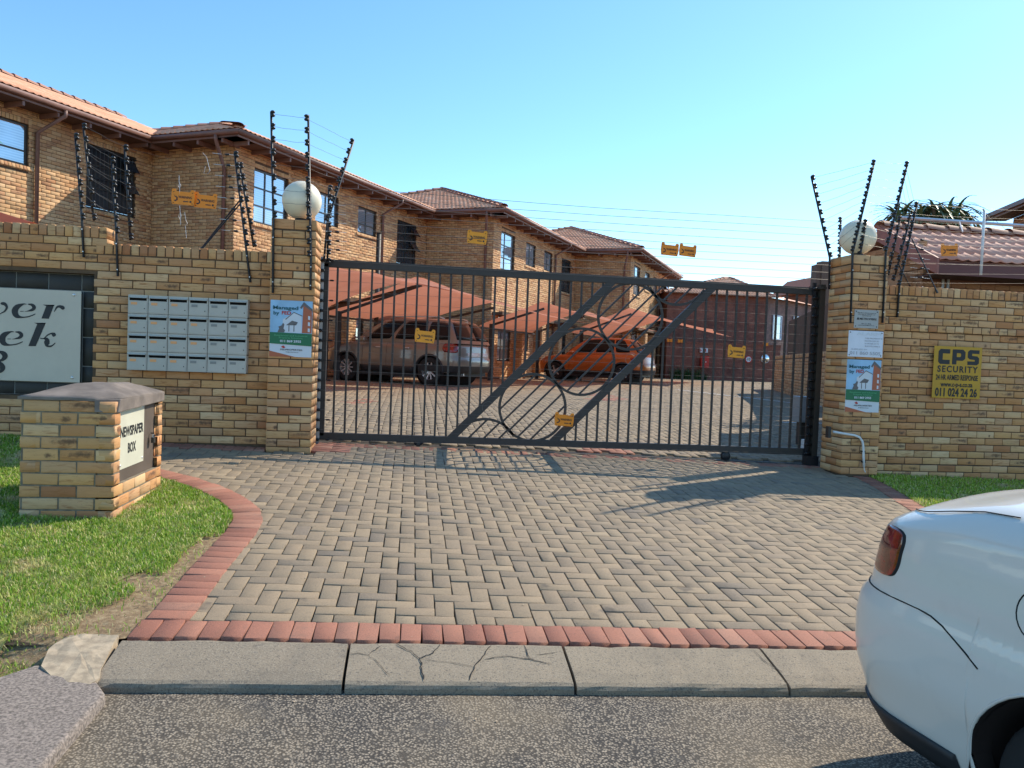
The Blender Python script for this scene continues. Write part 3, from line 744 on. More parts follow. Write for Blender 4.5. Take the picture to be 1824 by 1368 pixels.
# tiled recess (dark tiles with pale grout)
rc = empty('tiled_recess', (-3.9, 8.5, .9), 'recess of glossy black tiles framing the estate name plate', 'tiled panel'); ro = -Vector((-3.9, 8.5, .9))
mb = MB().box(-5.155, -3.255, 8.488, 8.50, .9, 2.155); shift(mb, 0, ro); mb.build('grout', m_grout, rc)
tp = Pieces('tile', m_slate, 60, e=.0015, jit=.0002, nvar=3)
def tl(x0, x1, z0, z1): tp.face(ro+Vector((0, 8.482, 0)), EX, FR, (x0+x1)/2, (z0+z1)/2, x1-x0-.011, z1-z0-.011, .012)
xs = [-5.155, -5.0, -4.67, -4.34, -4.03, -3.72, -3.40, -3.255]
for a, b in zip(xs, xs[1:]): tl(a, b, 1.985, 2.155); tl(a, b, .9, 1.035)
for a, b in zip([1.035, 1.21, 1.51, 1.81], [1.21, 1.51, 1.81, 1.985]): tl(-3.385, -3.255, a, b); tl(-5.155, -5.0, a, b)
tl(-5, -3.385, 1.035, 1.985)
tp.finish(rc, Matrix.Translation((-3.9, 8.5, .9)))
# name plate
np_ = empty('name_plate', (-3.9, 8.44, 1.04), 'brushed metal name plate with black stencilled italic letters in the tiled recess', 'sign')
pb = MB().box(-.9, .515, 0, .004, 0, .94).build('plate', m_alplate, np_); bevel_obj(pb, .001, 1)
for bx, bz in ((.445, .90), (.44, .05), (-.8, .9)):
    MB().lathe([(0, -.006), (.012, -.006), (.016, -.002), (.016, .035)], 14, (bx, 0, bz-.0), 'y').build('bolt', m_alu, np_, True)
def plate_px(px, py):   # photographed position on the plate -> local
    v = at_y(px, py, 8.437); return (v.x+3.9, v.z-1.04)
def zr(x, y): return plate_px(x/5.7, 480+y/5.7)
def vstroke(pts, name='lettering'):
    """pts: (x, y, halfwidth) in enlarged photo units, closed ribbon"""
    # smooth
    P = [np.array(p, float) for p in pts]; out = []
    for i in range(len(P)-1):
        p0 = P[max(i-1, 0)]; p1 = P[i]; p2 = P[i+1]; p3 = P[min(i+2, len(P)-1)]
        for k in range(6):
            t = k/6; out.append(.5*((2*p1)+(-p0+p2)*t+(2*p0-5*p1+4*p2-p3)*t*t+(-p0+3*p1-3*p2+p3)*t**3))
    out.append(P[-1]); Lf, Rt = [], []
    for i, p in enumerate(out):
        a = out[max(i-1, 0)]; b = out[min(i+1, len(out)-1)]; d = b[:2]-a[:2]; d = d/(np.linalg.norm(d)+1e-9); nn = np.array([-d[1], d[0]])
        Lf.append(zr(*(p[:2]+nn*p[2]))); Rt.append(zr(*(p[:2]-nn*p[2])))
    return Lf, Rt
def glyph(strokes, polys=()):
    mb = MB(); y0 = -.0025
    for s_ in strokes:
        Lf, Rt = vstroke(s_)
        for i in range(len(Lf)-1): mb.quad((Lf[i][0], y0, Lf[i][1]), (Lf[i+1][0], y0, Lf[i+1][1]), (Rt[i+1][0], y0, Rt[i+1][1]), (Rt[i][0], y0, Rt[i][1]))
    for pl in polys: mb.quad(*[(zr(*p)[0], y0, zr(*p)[1]) for p in pl])
    mb.build('lettering', m_letter, np_)
def e_gl(dx, dy):
    q = lambda L: [(x+dx, y+dy, h) for x, y, h in L]
    glyph([q([(268, 352, 3), (235, 352, 8), (175, 380, 26), (150, 420, 32), (165, 465, 26), (215, 485, 9), (290, 478, 6), (345, 458, 5), (358, 450, 3)]),
           q([(283, 352, 4), (325, 360, 14), (345, 385, 19), (325, 410, 14), (275, 423, 4), (250, 425, 2)]), q([(203, 425, 3), (240, 424, 3)])])
e_gl(0, 0); e_gl(-128, 281)
glyph([[(550, 430, 3), (575, 385, 9), (600, 375, 13), (620, 380, 16), (640, 388, 21), (655, 385, 8)]], [[(432, 357), (554, 359), (545, 372), (470, 372)], [(470, 368), (549, 360), (495, 501), (420, 497)]])
glyph([[(0, 448, 4), (45, 425, 8), (68, 385, 12), (50, 352, 16), (20, 345, 14), (5, 350, 6)], [(-140, 360, 8), (-60, 470, 26), (0, 448, 4)]])
glyph([[(408, 698, 5), (445, 700, 5), (480, 668, 6), (520, 650, 8), (548, 662, 22), (566, 668, 6)], [(445, 700, 6), (475, 712, 20), (475, 745, 28), (478, 775, 12), (520, 778, 8), (562, 745, 4)]],
      [[(343, 541), (465, 541), (455, 553), (375, 553)], [(380, 548), (462, 546), (362, 779), (287, 778)]])
glyph([[(-60, 850, 10), (-20, 835, 10), (30, 850, 22), (50, 880, 28), (25, 915, 16), (-30, 935, 6)], [(-30, 935, 6), (10, 960, 20), (25, 1000, 28), (0, 1038, 14), (-60, 1050, 8)]])

# ---- brick pillars
def pillar(name, label, x0, t0, z0, ztop, phase=0, n=2):
    loc = Vector((x0, t0, z0)); th = empty(name, loc, label, 'gate pillar'); P = Pieces('brick', m_brick, 300, e=.0045, jit=.0012, nvar=7)
    S = .454; k = 0; z = ztop-.106-.01-PZ*math.floor((ztop-.116-z0)/PZ+.4)
    def br(cx, cy, cz, wx, wy, h=BH):   # full brick
        # one block turned so that both seen faces are real: four slips round a brick
        for nrm, ux, off, ww, dd in ((Vector((0, -1, 0)), Vector((1, 0, 0)), wy/2, wx, wy),):
            M = Matrix((ux, -nrm, Vector((0, 0, 1)))).transposed().to_4x4() @ Matrix.Rotation(random.uniform(-.004, .004), 4, 'Y')
            P.add(ww, h, dd, Matrix.Translation(Vector((cx+random.uniform(-.001, .001), cy-off+random.uniform(-.0015, .0015), cz))-loc+loc-Vector((0, 0, 0))) @ M)
    while z+BH < ztop-.10:
        zc = z+PZ/2-z0
        if (k+phase) % 2 == 0:
            for cx in (BW/2, S-BW/2): br(cx, BD/2, zc, BW, BD); br(cx, S-BD/2, zc, BW, BD)
            for cx in (BD/2, S-BD/2): br(cx, S/2, zc, BD, BW-.0)
        else:
            for cy in (BW/2, S-BW/2):
                for cx in (BD/2, S-BD/2): br(cx, cy, zc, BD, BW)
            br(S/2, BD/2, zc, BW, BD); br(S/2, S-BD/2, zc, BW, BD)
        z += PZ; k += 1
    zc = ztop-.053-z0
    for i in range(2):                                           # capping bricks laid flat and on edge
        br(BW/2+i*(BW+.01), .111, zc, BW, .222, .100)
    for i in range(2): br(BW/2+i*(BW+.01), S-.111, zc, BW, .222, .100)
    P.finish(th, Matrix.Translation(loc), 'brick_field')
    MB().box(.009, S-.009, .009, S-.009, -.3, ztop-z0-.012).build('mortar', m_mortar, th)
    return th
pL = pillar('gate_pillar', 'golden brick pillar at the left end of the gate, one management board on it', -1.478, 8.25, .34, 2.815)
pR = pillar('gate_pillar', 'golden brick pillar at the right end of the gate, three boards and a white pipe on it', 4.965, 8.29, .26, 2.80, 1)
# ---- right wall
rw = empty('boundary_wall', (5.42, 8.5, .2), 'golden brick boundary wall right of the gate behind the grass verge', 'wall'); ro2 = Vector((0, 8.5, 0))-Vector((5.42, 8.5, .2))
P = Pieces('brick', m_brick, 300, e=.0045, jit=.0013, nvar=7); TOPR = 2.49
zb = TOPR-.116-27*PZ
courses(P, ro2, EX, FR, 5.40, 11.5, zb, zb+3*PZ-.01, phase=.06, proud=.03, d=.08)
zz = courses(P, ro2, EX, FR, 5.40, 11.5, zb+3*PZ, zb+22*PZ-.01, phase=.11)
m_ = round((11.5-5.40)/(BD+.01))
for i in range(m_): P.face(ro2, EX, FR, 5.40+(i+.5)*(BD+.01), zz+PZ/2, BD, BH, .1, proud=.028, jz=.006)
courses(P, ro2, EX, FR, 5.40, 11.5, zz+PZ, TOPR-.12, phase=.02, proud=.028, d=.08)
upright_row(P, ro2, EX, FR, 5.40, 11.5, TOPR-.053, d=.22, proud=.028)
P.finish(rw, Matrix.Translation((5.42, 8.5, .2)), 'brick_field')
mb = MB(); wall_core(mb, ro2, EX, FR, 5.3, 11.5, .0, TOPR-.1, []); i0 = len(mb.V)
mb.box(5.3, 11.5, .01, .22, .0, TOPR-.02); mb.box(5.3, 11.5, -.022, .1, zz+.004, TOPR-.02); mb.box(5.3, 11.5, -.024, .1, -.1, zb+3*PZ-.004); shift(mb, i0, ro2); mb.build('mortar', m_mortar, rw)

# ---- wall behind the left pillar / gate post guides
# ================================================================== GATE
GT = 8.95
gl = empty('sliding_gate', (-1.0, GT, .40), 'long dark sliding steel gate with a diagonal band of circles, closed', 'gate'); go = Vector((-1.0, GT, .40))
def G(px, py): return at_y(px, py, GT)-go
x0, x1 = -.02, 5.93
zbl, zbr = .055, .0; ztl, ztr = 2.10, 2.065
def zb_(x): return zbl+(zbr-zbl)*x/5.93+.04
def zt_(x): return ztl+(ztr-ztl)*x/5.93-.045
o = MB().bar((x0, 0, zt_(x0)), (x1, 0, zt_(x1)), .05, .09).build('top_rail', m_gate, gl); bevel_obj(o, .006, 2)
o = MB().bar((x0, 0, zb_(x0)), (x1, 0, zb_(x1)), .05, .08).build('bottom_rail', m_gate, gl); bevel_obj(o, .006, 2)
for x in (.01, 5.90): o = MB().box(x-.03, x+.03, -.025, .025, zb_(x), zt_(x)).build('upright', m_gate, gl); bevel_obj(o, .005, 2)
D1 = (G(800, 777), G(1094, 503)); D2 = (G(982, 783), G(1273, 513))
D1 = tuple(Vector((p.x, 0, zb_(p.x) if i == 0 else zt_(p.x))) for i, p in enumerate(D1)); D2 = tuple(Vector((p.x, 0, zb_(p.x) if i == 0 else zt_(p.x))) for i, p in enumerate(D2))
for D in (D1, D2): o = MB().bar(D[0], D[1], .048, .085).build('diagonal_rail', m_gate, gl)
bars = MB(); nb = 0; x = .01+.128
def dz(D, x): return D[0].z+(D[1].z-D[0].z)*(x-D[0].x)/(D[1].x-D[0].x)
while x < 5.86:
    a, b = zb_(x)+.03, zt_(x)-.03; segs = []
    za, zb2 = dz(D1, x), dz(D2, x)
    if x < D1[1].x: segs.append((max(a, za), b))
    elif x <= D2[0].x: pass
    if x <= D1[0].x: segs = [(a, b)]
    if x > D2[0].x: segs.append((a, min(b, zb2)) if x < D2[1].x else (a, b))
    for s0, s1 in segs:
        if s1-s0 > .05: MB().box(x-.0115, x+.0115, -.011, .011, s0, s1).build('bar', m_gate, gl)
    x += .1285
dirn = (D1[1]-D1[0]).normalized(); nrm = Vector((-dirn.z, 0, dirn.x))
rC = G(1036.3+57.6, 644.4)-G(1036.3, 644.4); rc_ = abs(rC.x)*1.0
for (cx, cy) in ((863, 806), (948.7, 725.7), (1036.3, 644.4), (1122.8, 563.9), (1207, 484.5)):
    c = G(cx, cy); pts = []
    for i in range(49):
        a = 2*math.pi*i/48; p = c+Vector((math.cos(a)*rc_, 0, math.sin(a)*rc_)); pts.append(p)
    run = []
    def flush(run):
        if len(run) > 2:
            mb = MB()
            for p, q in zip(run, run[1:]): mb.bar(p, q, .03, .018, up=(0, 1, 0))
            mb.build('ring', m_gate, gl)
    for p in pts:
        if zb_(p.x)+.02 < p.z < zt_(p.x)-.02: run.append(p)
        else: flush(run); run = []
    flush(run)
    for k in (-2, -1, 0, 1, 2):
        off = k*.128; h = math.sqrt(max(0, rc_**2-off**2)); m0 = c+nrm*off
        a, b = m0-dirn*h, m0+dirn*h
        ts = [t for t in lin(0, 1, 60) if zb_((a+(b-a)*t).x)+.03 < (a+(b-a)*t).z < zt_((a+(b-a)*t).x)-.03]
        if len(ts) > 4: MB().bar(a+(b-a)*ts[0], a+(b-a)*ts[-1], .02, .022, up=(0, 1, 0)).build('diagonal_bar', m_gate, gl)
for px, py in ((745, 793), (1292, 813)):
    p = G(px, py); wh = MB().lathe([(0, -.024), (.05, -.024), (.058, -.016), (.048, 0), (.058, .016), (.05, .024), (0, .024)], 20, (p.x, 0, 0), 'y').build('roller', m_black, gl, True)
    wh.location.z = g(p.x-1.0, GT)-.40+.05
    MB().box(p.x-.02, p.x+.02, -.03, .03, .0, zb_(p.x)-.02).build('roller_bracket', m_gate, gl)
# energised strip with insulators and wires along the gate
gw = empty('gate_fence_wires', (-1.0, GT-.09, .4), 'thin electric wires stretched across the face of the sliding gate', 'electric fence')
for sx, xx in ((1, -.03), (-1, 5.86)):
    MB().box(xx-.02, xx+.02, .03, .06, .0, 2.12).build('insulator_post', m_alu if sx > 0 else m_black, gw)
mb = MB()
for i in range(19):
    z = .06+i*.112; lean = (i*.013)
    for xx, sx in ((-.03, 1), (5.86, -1)):
        MB().lathe([(0, -.03), (.012, -.03), (.022, -.018), (.012, -.008), (.022, .004), (.012, .014), (.02, .026), (0, .03)], 8, (xx, .0, z-(.03 if sx < 0 else 0)), 'x').build('insulator', m_ins, gw, True)
    if i % 2 == 0: MB().tube([(0, 0, z), (.06, 0, z), (.07, 0, z+.002), (.10, 0, z+.002), (.11, 0, z)], [.003, .003, .011, .011, .003], 6).build('tensioner', m_ins, gw)
    MB().tube([(.0+5.86*q/8, .0, z-.035*q/8+random.uniform(-.004, .004)) for q in range(9)], .0013, 4, False).build('wire', m_wire, gw)
# loose wire loops
for (px, py, r) in ((868, 725, .07), (1005, 640, .0), (1015, 730, .07), (1118, 640, .06), (1045, 560, .08)):
    if r:
        c = G(px, py)+Vector((0, .0, 0)); MB().tube([(c.x+math.cos(a)*r, -.02, c.z+math.sin(a)*r) for a in lin(0, 5.6, 24)], .0018, 4).build('wire_loop', m_wire, gw)
# gate stop post at the right pillar
gp = empty('gate_catch_post', (4.93, 8.88, .3), 'brown steel catch post beside the right pillar', 'post')
MB().box(-.02, .05, -.03, .05, .0, 2.2).build('post', m_frame, gp); MB().box(-.06, .04, -.07, .1, 2.14, 2.17).build('catch_plate', m_gate, gp)
MB().box(-.10, .06, -.05, .05, -.05, .10).build('foot', m_black, gp)
# ================================================================== MAILBOXES, SIGNS, NEWSPAPER BOX
X0m, X1m, Z0m, Z1m = -2.883, -1.702, 1.196, 1.967; cw, chh = (X1m-X0m)/6, (Z1m-Z0m)/4
ordn = ['first', 'second', 'third', 'fourth', 'fifth', 'sixth']; rown = ['top', 'second', 'third', 'bottom']
def mailbox(i, j):
    x = X0m+i*cw; z = Z1m-(j+1)*chh
    tagw = 'copper' if (i < 3 or (i == 3 and j in (1, 2))) else 'grey'
    t = empty('mailbox', (x+cw/2, 8.4, z), f'grey steel mailbox with {tagw} number tag, {ordn[i]} from the left in the {rown[j]} row', 'mailbox', 'mailboxes set in the boundary wall')
    W, H_ = cw/2-.003, chh-.004
    mb = MB()
    yf = -.10; zs0, zs1 = H_-.058, H_-.026            # slot band
    for (a, b, c, d) in ((-W, W, zs1, H_), (-W, -W+.012, zs0, zs1), (W-.012, W, zs0, zs1), (-W, W, 0, zs0)): mb.box(a, b, yf, yf+.012, c, d)
    mb.box(-W, -W+.004, yf+.012, -.0, 0, H_); mb.box(W-.004, W, yf+.012, -.0, 0, H_); mb.box(-W, W, yf+.012, 0, 0, .004); mb.box(-W, W, yf+.012, 0, H_-.004, H_)
    MBo = mb.build('body', m_mail, t)
    MB().box(-W+.006, W-.006, yf+.03, yf+.034, zs0-.01, zs1+.004).build('slot_back', m_dark, t)
    fl = MB(); fl.quad((-W+.008, yf-.001, zs1+.012), (W-.008, yf-.001, zs1+.012), (W-.010, yf-.016, zs1-.004), (-W+.010, yf-.016, zs1-.004)); fl.quad((-W+.010, yf-.016, zs1-.004), (W-.010, yf-.016, zs1-.004), (W-.01, yf-.014, zs1-.006), (-W+.01, yf-.014, zs1-.006)); fl.build('flap', m_mail, t)
    dr = MB().box(-W+.010, W-.010, yf-.0035, yf-.0005, .010, zs0-.012).build('door', m_mail, t)
    tg = m_copper if tagw == 'copper' else m_tagg
    MB().box(-W+.028, -W+.088, yf-.006, yf-.0036, zs0-.042, zs0-.016).build('number_tag', tg, t)
    MB().lathe([(0, -.004), (.005, -.004), (.006, 0)], 8, (W-.03, yf-.003, .05), 'y').build('lock', m_black, t)
for j in range(4):
    for i in range(6): mailbox(i, j)
def board(name, label, x0, x1, z0, z1, t, mat, bolts=True, th=.003):
    e = empty(name, (x0, t, z0), label, 'sign'); bevel_obj(MB().box(0, x1-x0, 0, th, 0, z1-z0).build('board', mat, e), .0008, 1)
    if bolts:
        for bx in (.02, x1-x0-.02):
            for bz in (.02, z1-z0-.02): MB().lathe([(0, -.003), (.006, -.003), (.008, .001)], 8, (bx, 0, bz), 'y').build('screw', m_black, e)
    return e
def fed(label, x0, x1, z0, z1, t):
    e = board('management_board', label, x0, x1, z0, z1, t, m_print_w, False); W, H_ = x1-x0, z1-z0
    fl = lambda nm, pl, m, y=-.0012: flat(nm, [(a*W, b*H_) for a, b in pl], m, e, y)
    fl('print', [(.0, .43), (1, .42), (1, 1), (0, 1)], m_skyp)
    fl('print', [(.30, .66), (.56, .79), (.74, .74), (.76, .43), (.34, .43), (.30, .58)], m_print_w, -.0024)
    fl('print', [(.36, .67), (.56, .80), (.76, .74), (.76, .725), (.56, .785), (.37, .655)], m_print_grey, -.0036)
    fl('print', [(.76, .43), (.99, .43), (.99, .84), (.78, .92)], m_print_o, -.0030)
    fl('print', [(.70, .88), (.79, .985), (1, .86), (1, .82), (.79, .92), (.74, .86)], m_print_grey, -.0042)
    for k in range(3): fl('print', [(.90, .74-.11*k), (.95, .735-.11*k), (.95, .67-.11*k), (.90, .675-.11*k)], m_print_w, -.0042)
    fl('print', [(.38, .56), (.52, .645), (.66, .62), (.62, .565)], m_print_grey, -.0040)
    fl('print', [(.44, .56), (.46, .56), (.46, .45), (.44, .45)], m_print_grey, -.0040); fl('print', [(.56, .58), (.58, .58), (.58, .45), (.56, .45)], m_print_grey, -.0040)
    fl('print', [(.18, .43), (.22, .50), (.20, .53), (.27, .55), (.31, .60), (.34, .57), (.32, .50), (.36, .47), (.34, .43)], m_print_grey, -.0040)
    fl('print', [(0, .23), (1, .20), (1, .42), (0, .43)], m_print_g, -.0050)
    fl('print', [(0, 0), (.62, 0), (0, .10)], m_print_o, -.0024)
    fl('print', [(.27, .175), (.33, .20), (.38, .165), (.33, .15)], m_red, -.0024)
    lettering('Managed', .36*W, .865*H_, .088*H_, m_print_t, e, .60*W, .0012, y=-.0048)
    lettering('by', .14*W, .77*H_, .088*H_, m_print_t, e, .14*W, .0012, y=-.0048); lettering('FED', .38*W, .775*H_, .085*H_, m_red, e, .22*W, .0014, y=-.0048)
    lettering('Residential and Industrial', .5*W, .375*H_, .032*H_*1.3, m_print_lg, e, .78*W, y=-.0062); lettering('Property Solutions', .5*W, .335*H_, .032*H_*1.3, m_print_lg, e, .56*W, y=-.0062)
    lettering('011 869 2955', .5*W, .275*H_, .055*H_, m_print_w, e, .50*W, .001, y=-.0062)
    lettering('FEDPROPERTIES', .52*W, .125*H_, .04*H_, m_print_grey, e, .52*W, .0003, y=-.0036); lettering('fedprops.co.za', .54*W, .085*H_, .025*H_, m_print_grey, e, .30*W, y=-.0036)
fed('management company board with blue sky print on the pillar left of the gate', -1.465, -1.04, 1.388, 1.972, 8.244)
fed('management company board, lowest of three boards on the pillar right of the gate', 4.971, 5.392, .99, 1.595, 8.284)
e = board('fibre_sign', 'small grey fibre network sign, topmost board on the pillar right of the gate', 5.028, 5.328, 1.960, 2.170, 8.284, m_graysign)
lettering('METROFIBRE', .17, .105, .034, m_letter, e, .21, .0004, y=-.002); flat('print', [(.03, .095), (.06, .095), (.05, .12), (.04, .12)], m_letter, e, -.002)
for z_, tx, w_ in ((.175, 'The fibre infrastructure to', .23), (.158, 'this site is owned and', .21), (.142, 'operated by', .11), (.05, '087 151 4000', .12), (.033, 'www.metrofibre.co.za', .2)): lettering(tx, .15, z_, .014, m_letter, e, w_, y=-.002)
e = board('surveillance_sign', 'faded white surveillance board with grey phone number, middle board on the right pillar', 4.970, 5.40, 1.628, 1.928, 8.284, m_fadebase)
for z_, tx, sz, cx, w_ in ((.265, 'ALARM', .05, .25, .30), (.215, 'THIS PROPERTY IS', .024, .31, .22), (.185, 'PROTECTED BY', .024, .29, .18), (.155, '24 HOUR CCTV', .024, .29, .18), (.125, 'SURVEILLANCE', .024, .30, .19), (.085, 'SUPPLIED BY', .024, .14, .2)):
    lettering(tx, cx, z_, sz, m_fade if z_ < .26 else m_print_w, e, w_, y=-.002)
lettering('011 860 5505', .215, .042, .052, m_fade, e, .38, .001, y=-.002)
e = board('security_sign', 'yellow armed response sign with big black letters on the right wall', 6.18, 6.808, 1.18, 1.80, 8.462, m_yel, False, .004)
def ptx(poly): return flat('lettering', [(a*.628, b*.62) for a, b in poly], m_letter, e, -.002)
# heavy block letters C, P, S
def L(x0, y0, x1, y1): return [(x0, y0), (x1, y0), (x1, y1), (x0, y1)]
for q in ([(.09, .70), (.13, .655), (.33, .655), (.33, .74), (.18, .74), (.18, .86), (.33, .86), (.33, .945), (.13, .945), (.09, .90)],
          [(.38, .655), (.47, .655), (.47, .945), (.38, .945)], [(.47, .875), (.54, .875), (.56, .86), (.56, .82), (.54, .80), (.47, .80), (.47, .73), (.60, .73), (.65, .77), (.65, .90), (.60, .945), (.47, .945)],
          [(.70, .655), (.90, .655), (.94, .69), (.94, .79), (.90, .825), (.79, .835), (.79, .875), (.94, .875), (.94, .945), (.74, .945), (.70, .91), (.70, .80), (.74, .765), (.85, .755), (.85, .725), (.70, .725)]): ptx(q)
lettering('SECURITY', .314, .345, .105, m_letter, e, .53, .003, y=-.002, spacing=1.25)
lettering('24 HR ARMED RESPONSE', .314, .245, .088, m_letter, e, .55, .0022, y=-.002)
lettering('www.c-p-s.co.za', .314, .163, .078, m_letter, e, .42, .0022, y=-.002)
lettering('011 024 24 26', .314, .065, .135, m_letter, e, .55, .0045, y=-.002)
# white conduit on the right pillar
e = empty('conduit_pipe', (5.2, 8.27, .3), 'white conduit pipe bending down the front of the right pillar into the grass', 'pipe'); eo = Vector((5.2, 8.27, .3))
Q = [at_y(px, py, 8.262)-eo for px, py in ((1484, 769), (1500, 772), (1522, 775.5), (1531, 779), (1536, 786), (1537.5, 795), (1538, 815), (1539, 832))]
MB().tube(Q, .0135, 8).build('pipe', m_white, e, True); MB().tube([Q[-1], Q[-1]+Vector((.004, 0, -.03)), Q[-1]+Vector((.02, 0, -.06))], .005, 6).build('cable', m_white, e)
for k in (5.5, 6.5):
    p = Q[5].lerp(Q[7], (k-5)/2); MB().box(p.x-.022, p.x+.022, -.014+.0, .02, p.z-.008, p.z+.008).build('clip', m_black, e)
p = at_y(1478, 769, 8.262)-eo; MB().box(p.x-.03, p.x+.005, -.03, .03, p.z-.07, p.z+.06).build('junction_box', m_black, e)
# newspaper box
NB = Vector((-2.60, 5.55, .27)); nb_ = empty('newspaper_box', NB, 'brick newspaper box with plastered cap on the lawn', 'newspaper box')
P = Pieces('brick', m_brick, 300, e=.005, jit=.0016, nvar=7); W_, D_ = .605, 1.0
zt0 = .80; nrow = 10; z = zt0-nrow*PZ
for k in range(nrow):
    zc = z+PZ/2; ph = 0 if k % 2 else PX/2
    courses(P, (0, 0, 0), EX, FR, 0, W_, z, z+BH, phase=-ph+.02, d=.1, jz=.012)
    cuts = [] if k < 3 else [(.115, .93, 0, 9)]
    courses(P, (W_, 0, 0), (0, 1, 0), (1, 0, 0), 0.0, D_, z, z+BH, [], phase=-(PX/2-ph)-.05, d=.1) if k < 3 else [P.face((W_, 0, 0), (0, 1, 0), (1, 0, 0), xx, zc, ww, BH, .1) for xx, ww in ((.052, .104), (.972, .075))]
    courses(P, (0, D_, 0), (-1, 0, 0), (0, 1, 0), -W_, 0, z, z+BH, phase=ph, d=.1); courses(P, (0, 0, 0), (0, -1, 0), (-1, 0, 0), -D_, 0, z, z+BH, phase=ph, d=.1)
    z += PZ
# courses() adds bricks from z upward: one course at a time
P.finish(nb_, Matrix.Translation(NB))
mb = MB().box(.006, W_-.11, .006, D_-.006, -.2, zt0-.005); mb.box(W_-.12, W_-.006, .006, D_-.006, -.2, .215); mb.box(W_-.12, W_-.006, .006, .10, -.2, zt0-.01); mb.box(W_-.12, W_-.006, .935, D_-.006, -.2, zt0-.01)
mb.build('mortar', m_mortar_h if False else m_concrete2 if False else simple('mortar_grey', (.20, .17, .12), .95, var=.3, scale=20, bump=.5), nb_)
MB().box(W_-.105, W_-.055, .108, .93, .205, zt0-.01).build('cavity', m_cap, nb_)
dr = MB().box(0, .022, .115, .925, .215, zt0-.012, Matrix.Translation((W_-.052, 0, 0))).build('door', m_door, nb_); bevel_obj(dr, .004, 2)
nplate = bevel_obj(MB().box(W_-.029, W_-.026, .15, .66, .30, .745).build('notice_plate', simple('cream_plate', (.62, .60, .47), .4, var=.05, scale=3), nb_), .001, 1)
for yy in (.18, .63):
    for zz_ in (.33, .715): MB().lathe([(0, .0045), (.007, .0045), (.009, 0)], 10, (W_-.026, yy, zz_), 'x').build('bolt', m_alu, nb_, True)
Mr = Matrix.Translation((W_-.0255, .405, 0)) @ Matrix.Rotation(rad(90), 4, 'Z')
lettering('NEWSPAPER', 0, .560, .098, m_letter, nb_, .47, .0035, mtx=Mr, y=0); lettering('BOX', 0, .435, .098, m_letter, nb_, .165, .0035, mtx=Mr, y=0)
MB().tube([(W_-.02, .80, .50), (W_+.0, .80, .50), (W_+.004, .81, .478), (W_+.002, .80, .462)], .006, 6).build('hasp', m_frame, nb_)
MB().box(W_-.01, W_+.012, .775, .815, .425, .468).build('padlock', m_frame, nb_); MB().tube([(W_+.002, .78, .466), (W_+.002, .78, .49), (W_+.002, .81, .49), (W_+.002, .81, .466)], .004, 6).build('shackle', m_alu, nb_)
# cap: plaster slab with chamfered front corner and low hipped top
ce = .0
base = [(-.012, -.012), (W_-.13, -.012), (W_+.012, .10), (W_+.012, D_+.012), (-.012, D_+.012)]
cap = MB(); zb1, zt1, zpk = zt0-.0, zt0+.012, zt0+.095
c2 = [(x*.999, y) for x, y in base]
V = [(x, y, zt0-.08 if False else zt0-.002) for x, y in base]+[(x, y, zt0+.018) for x, y in base]+[(.20, .30, zpk), (.42, .42, zpk+.012), (.42, .78, zpk), (.20, .78, zpk-.004)]
n5 = 5
Fc = [[i, (i+1) % 5, 5+(i+1) % 5, 5+i] for i in range(5)]+[[0, 4, 3, 2, 1], [5, 6, 11, 10], [6, 7, 11], [7, 8, 12, 11], [8, 9, 13, 12], [9, 5, 10, 13], [10, 11, 12, 13]]
# deeper lintel over the door side
cp = pmesh('cap', V, Fc, m_cap, nb_)
bm = bmesh.new(); bm.from_mesh(cp.data); bmesh.ops.subdivide_edges(bm, edges=bm.edges[:], cuts=5, use_grid_fill=True)
for v in bm.verts:
    q = mnoise.noise(v.co*9)*.006; v.co += Vector((q*.4, q*.4, q))
bm.to_mesh(cp.data); bm.free(); cp.data.polygons.foreach_set('use_smooth', [True]*len(cp.data.polygons))
lt = MB(); lt.V = [(W_-.13, -.014, zt0-.078), (W_+.014, .02, zt0-.078), (W_+.014, D_+.012, zt0-.055), (W_-.10, D_, zt0-.055), (W_-.13, -.014, zt0+.012), (W_+.014, .06, zt0+.012), (W_+.014, D_+.012, zt0+.012), (W_-.10, D_, zt0+.012)]
lt.F = [[0, 1, 5, 4], [1, 2, 6, 5], [2, 3, 7, 6], [3, 0, 4, 7], [4, 5, 6, 7], [3, 2, 1, 0]]; bevel_obj(lt.build('lintel', m_cap, nb_), .006, 2)

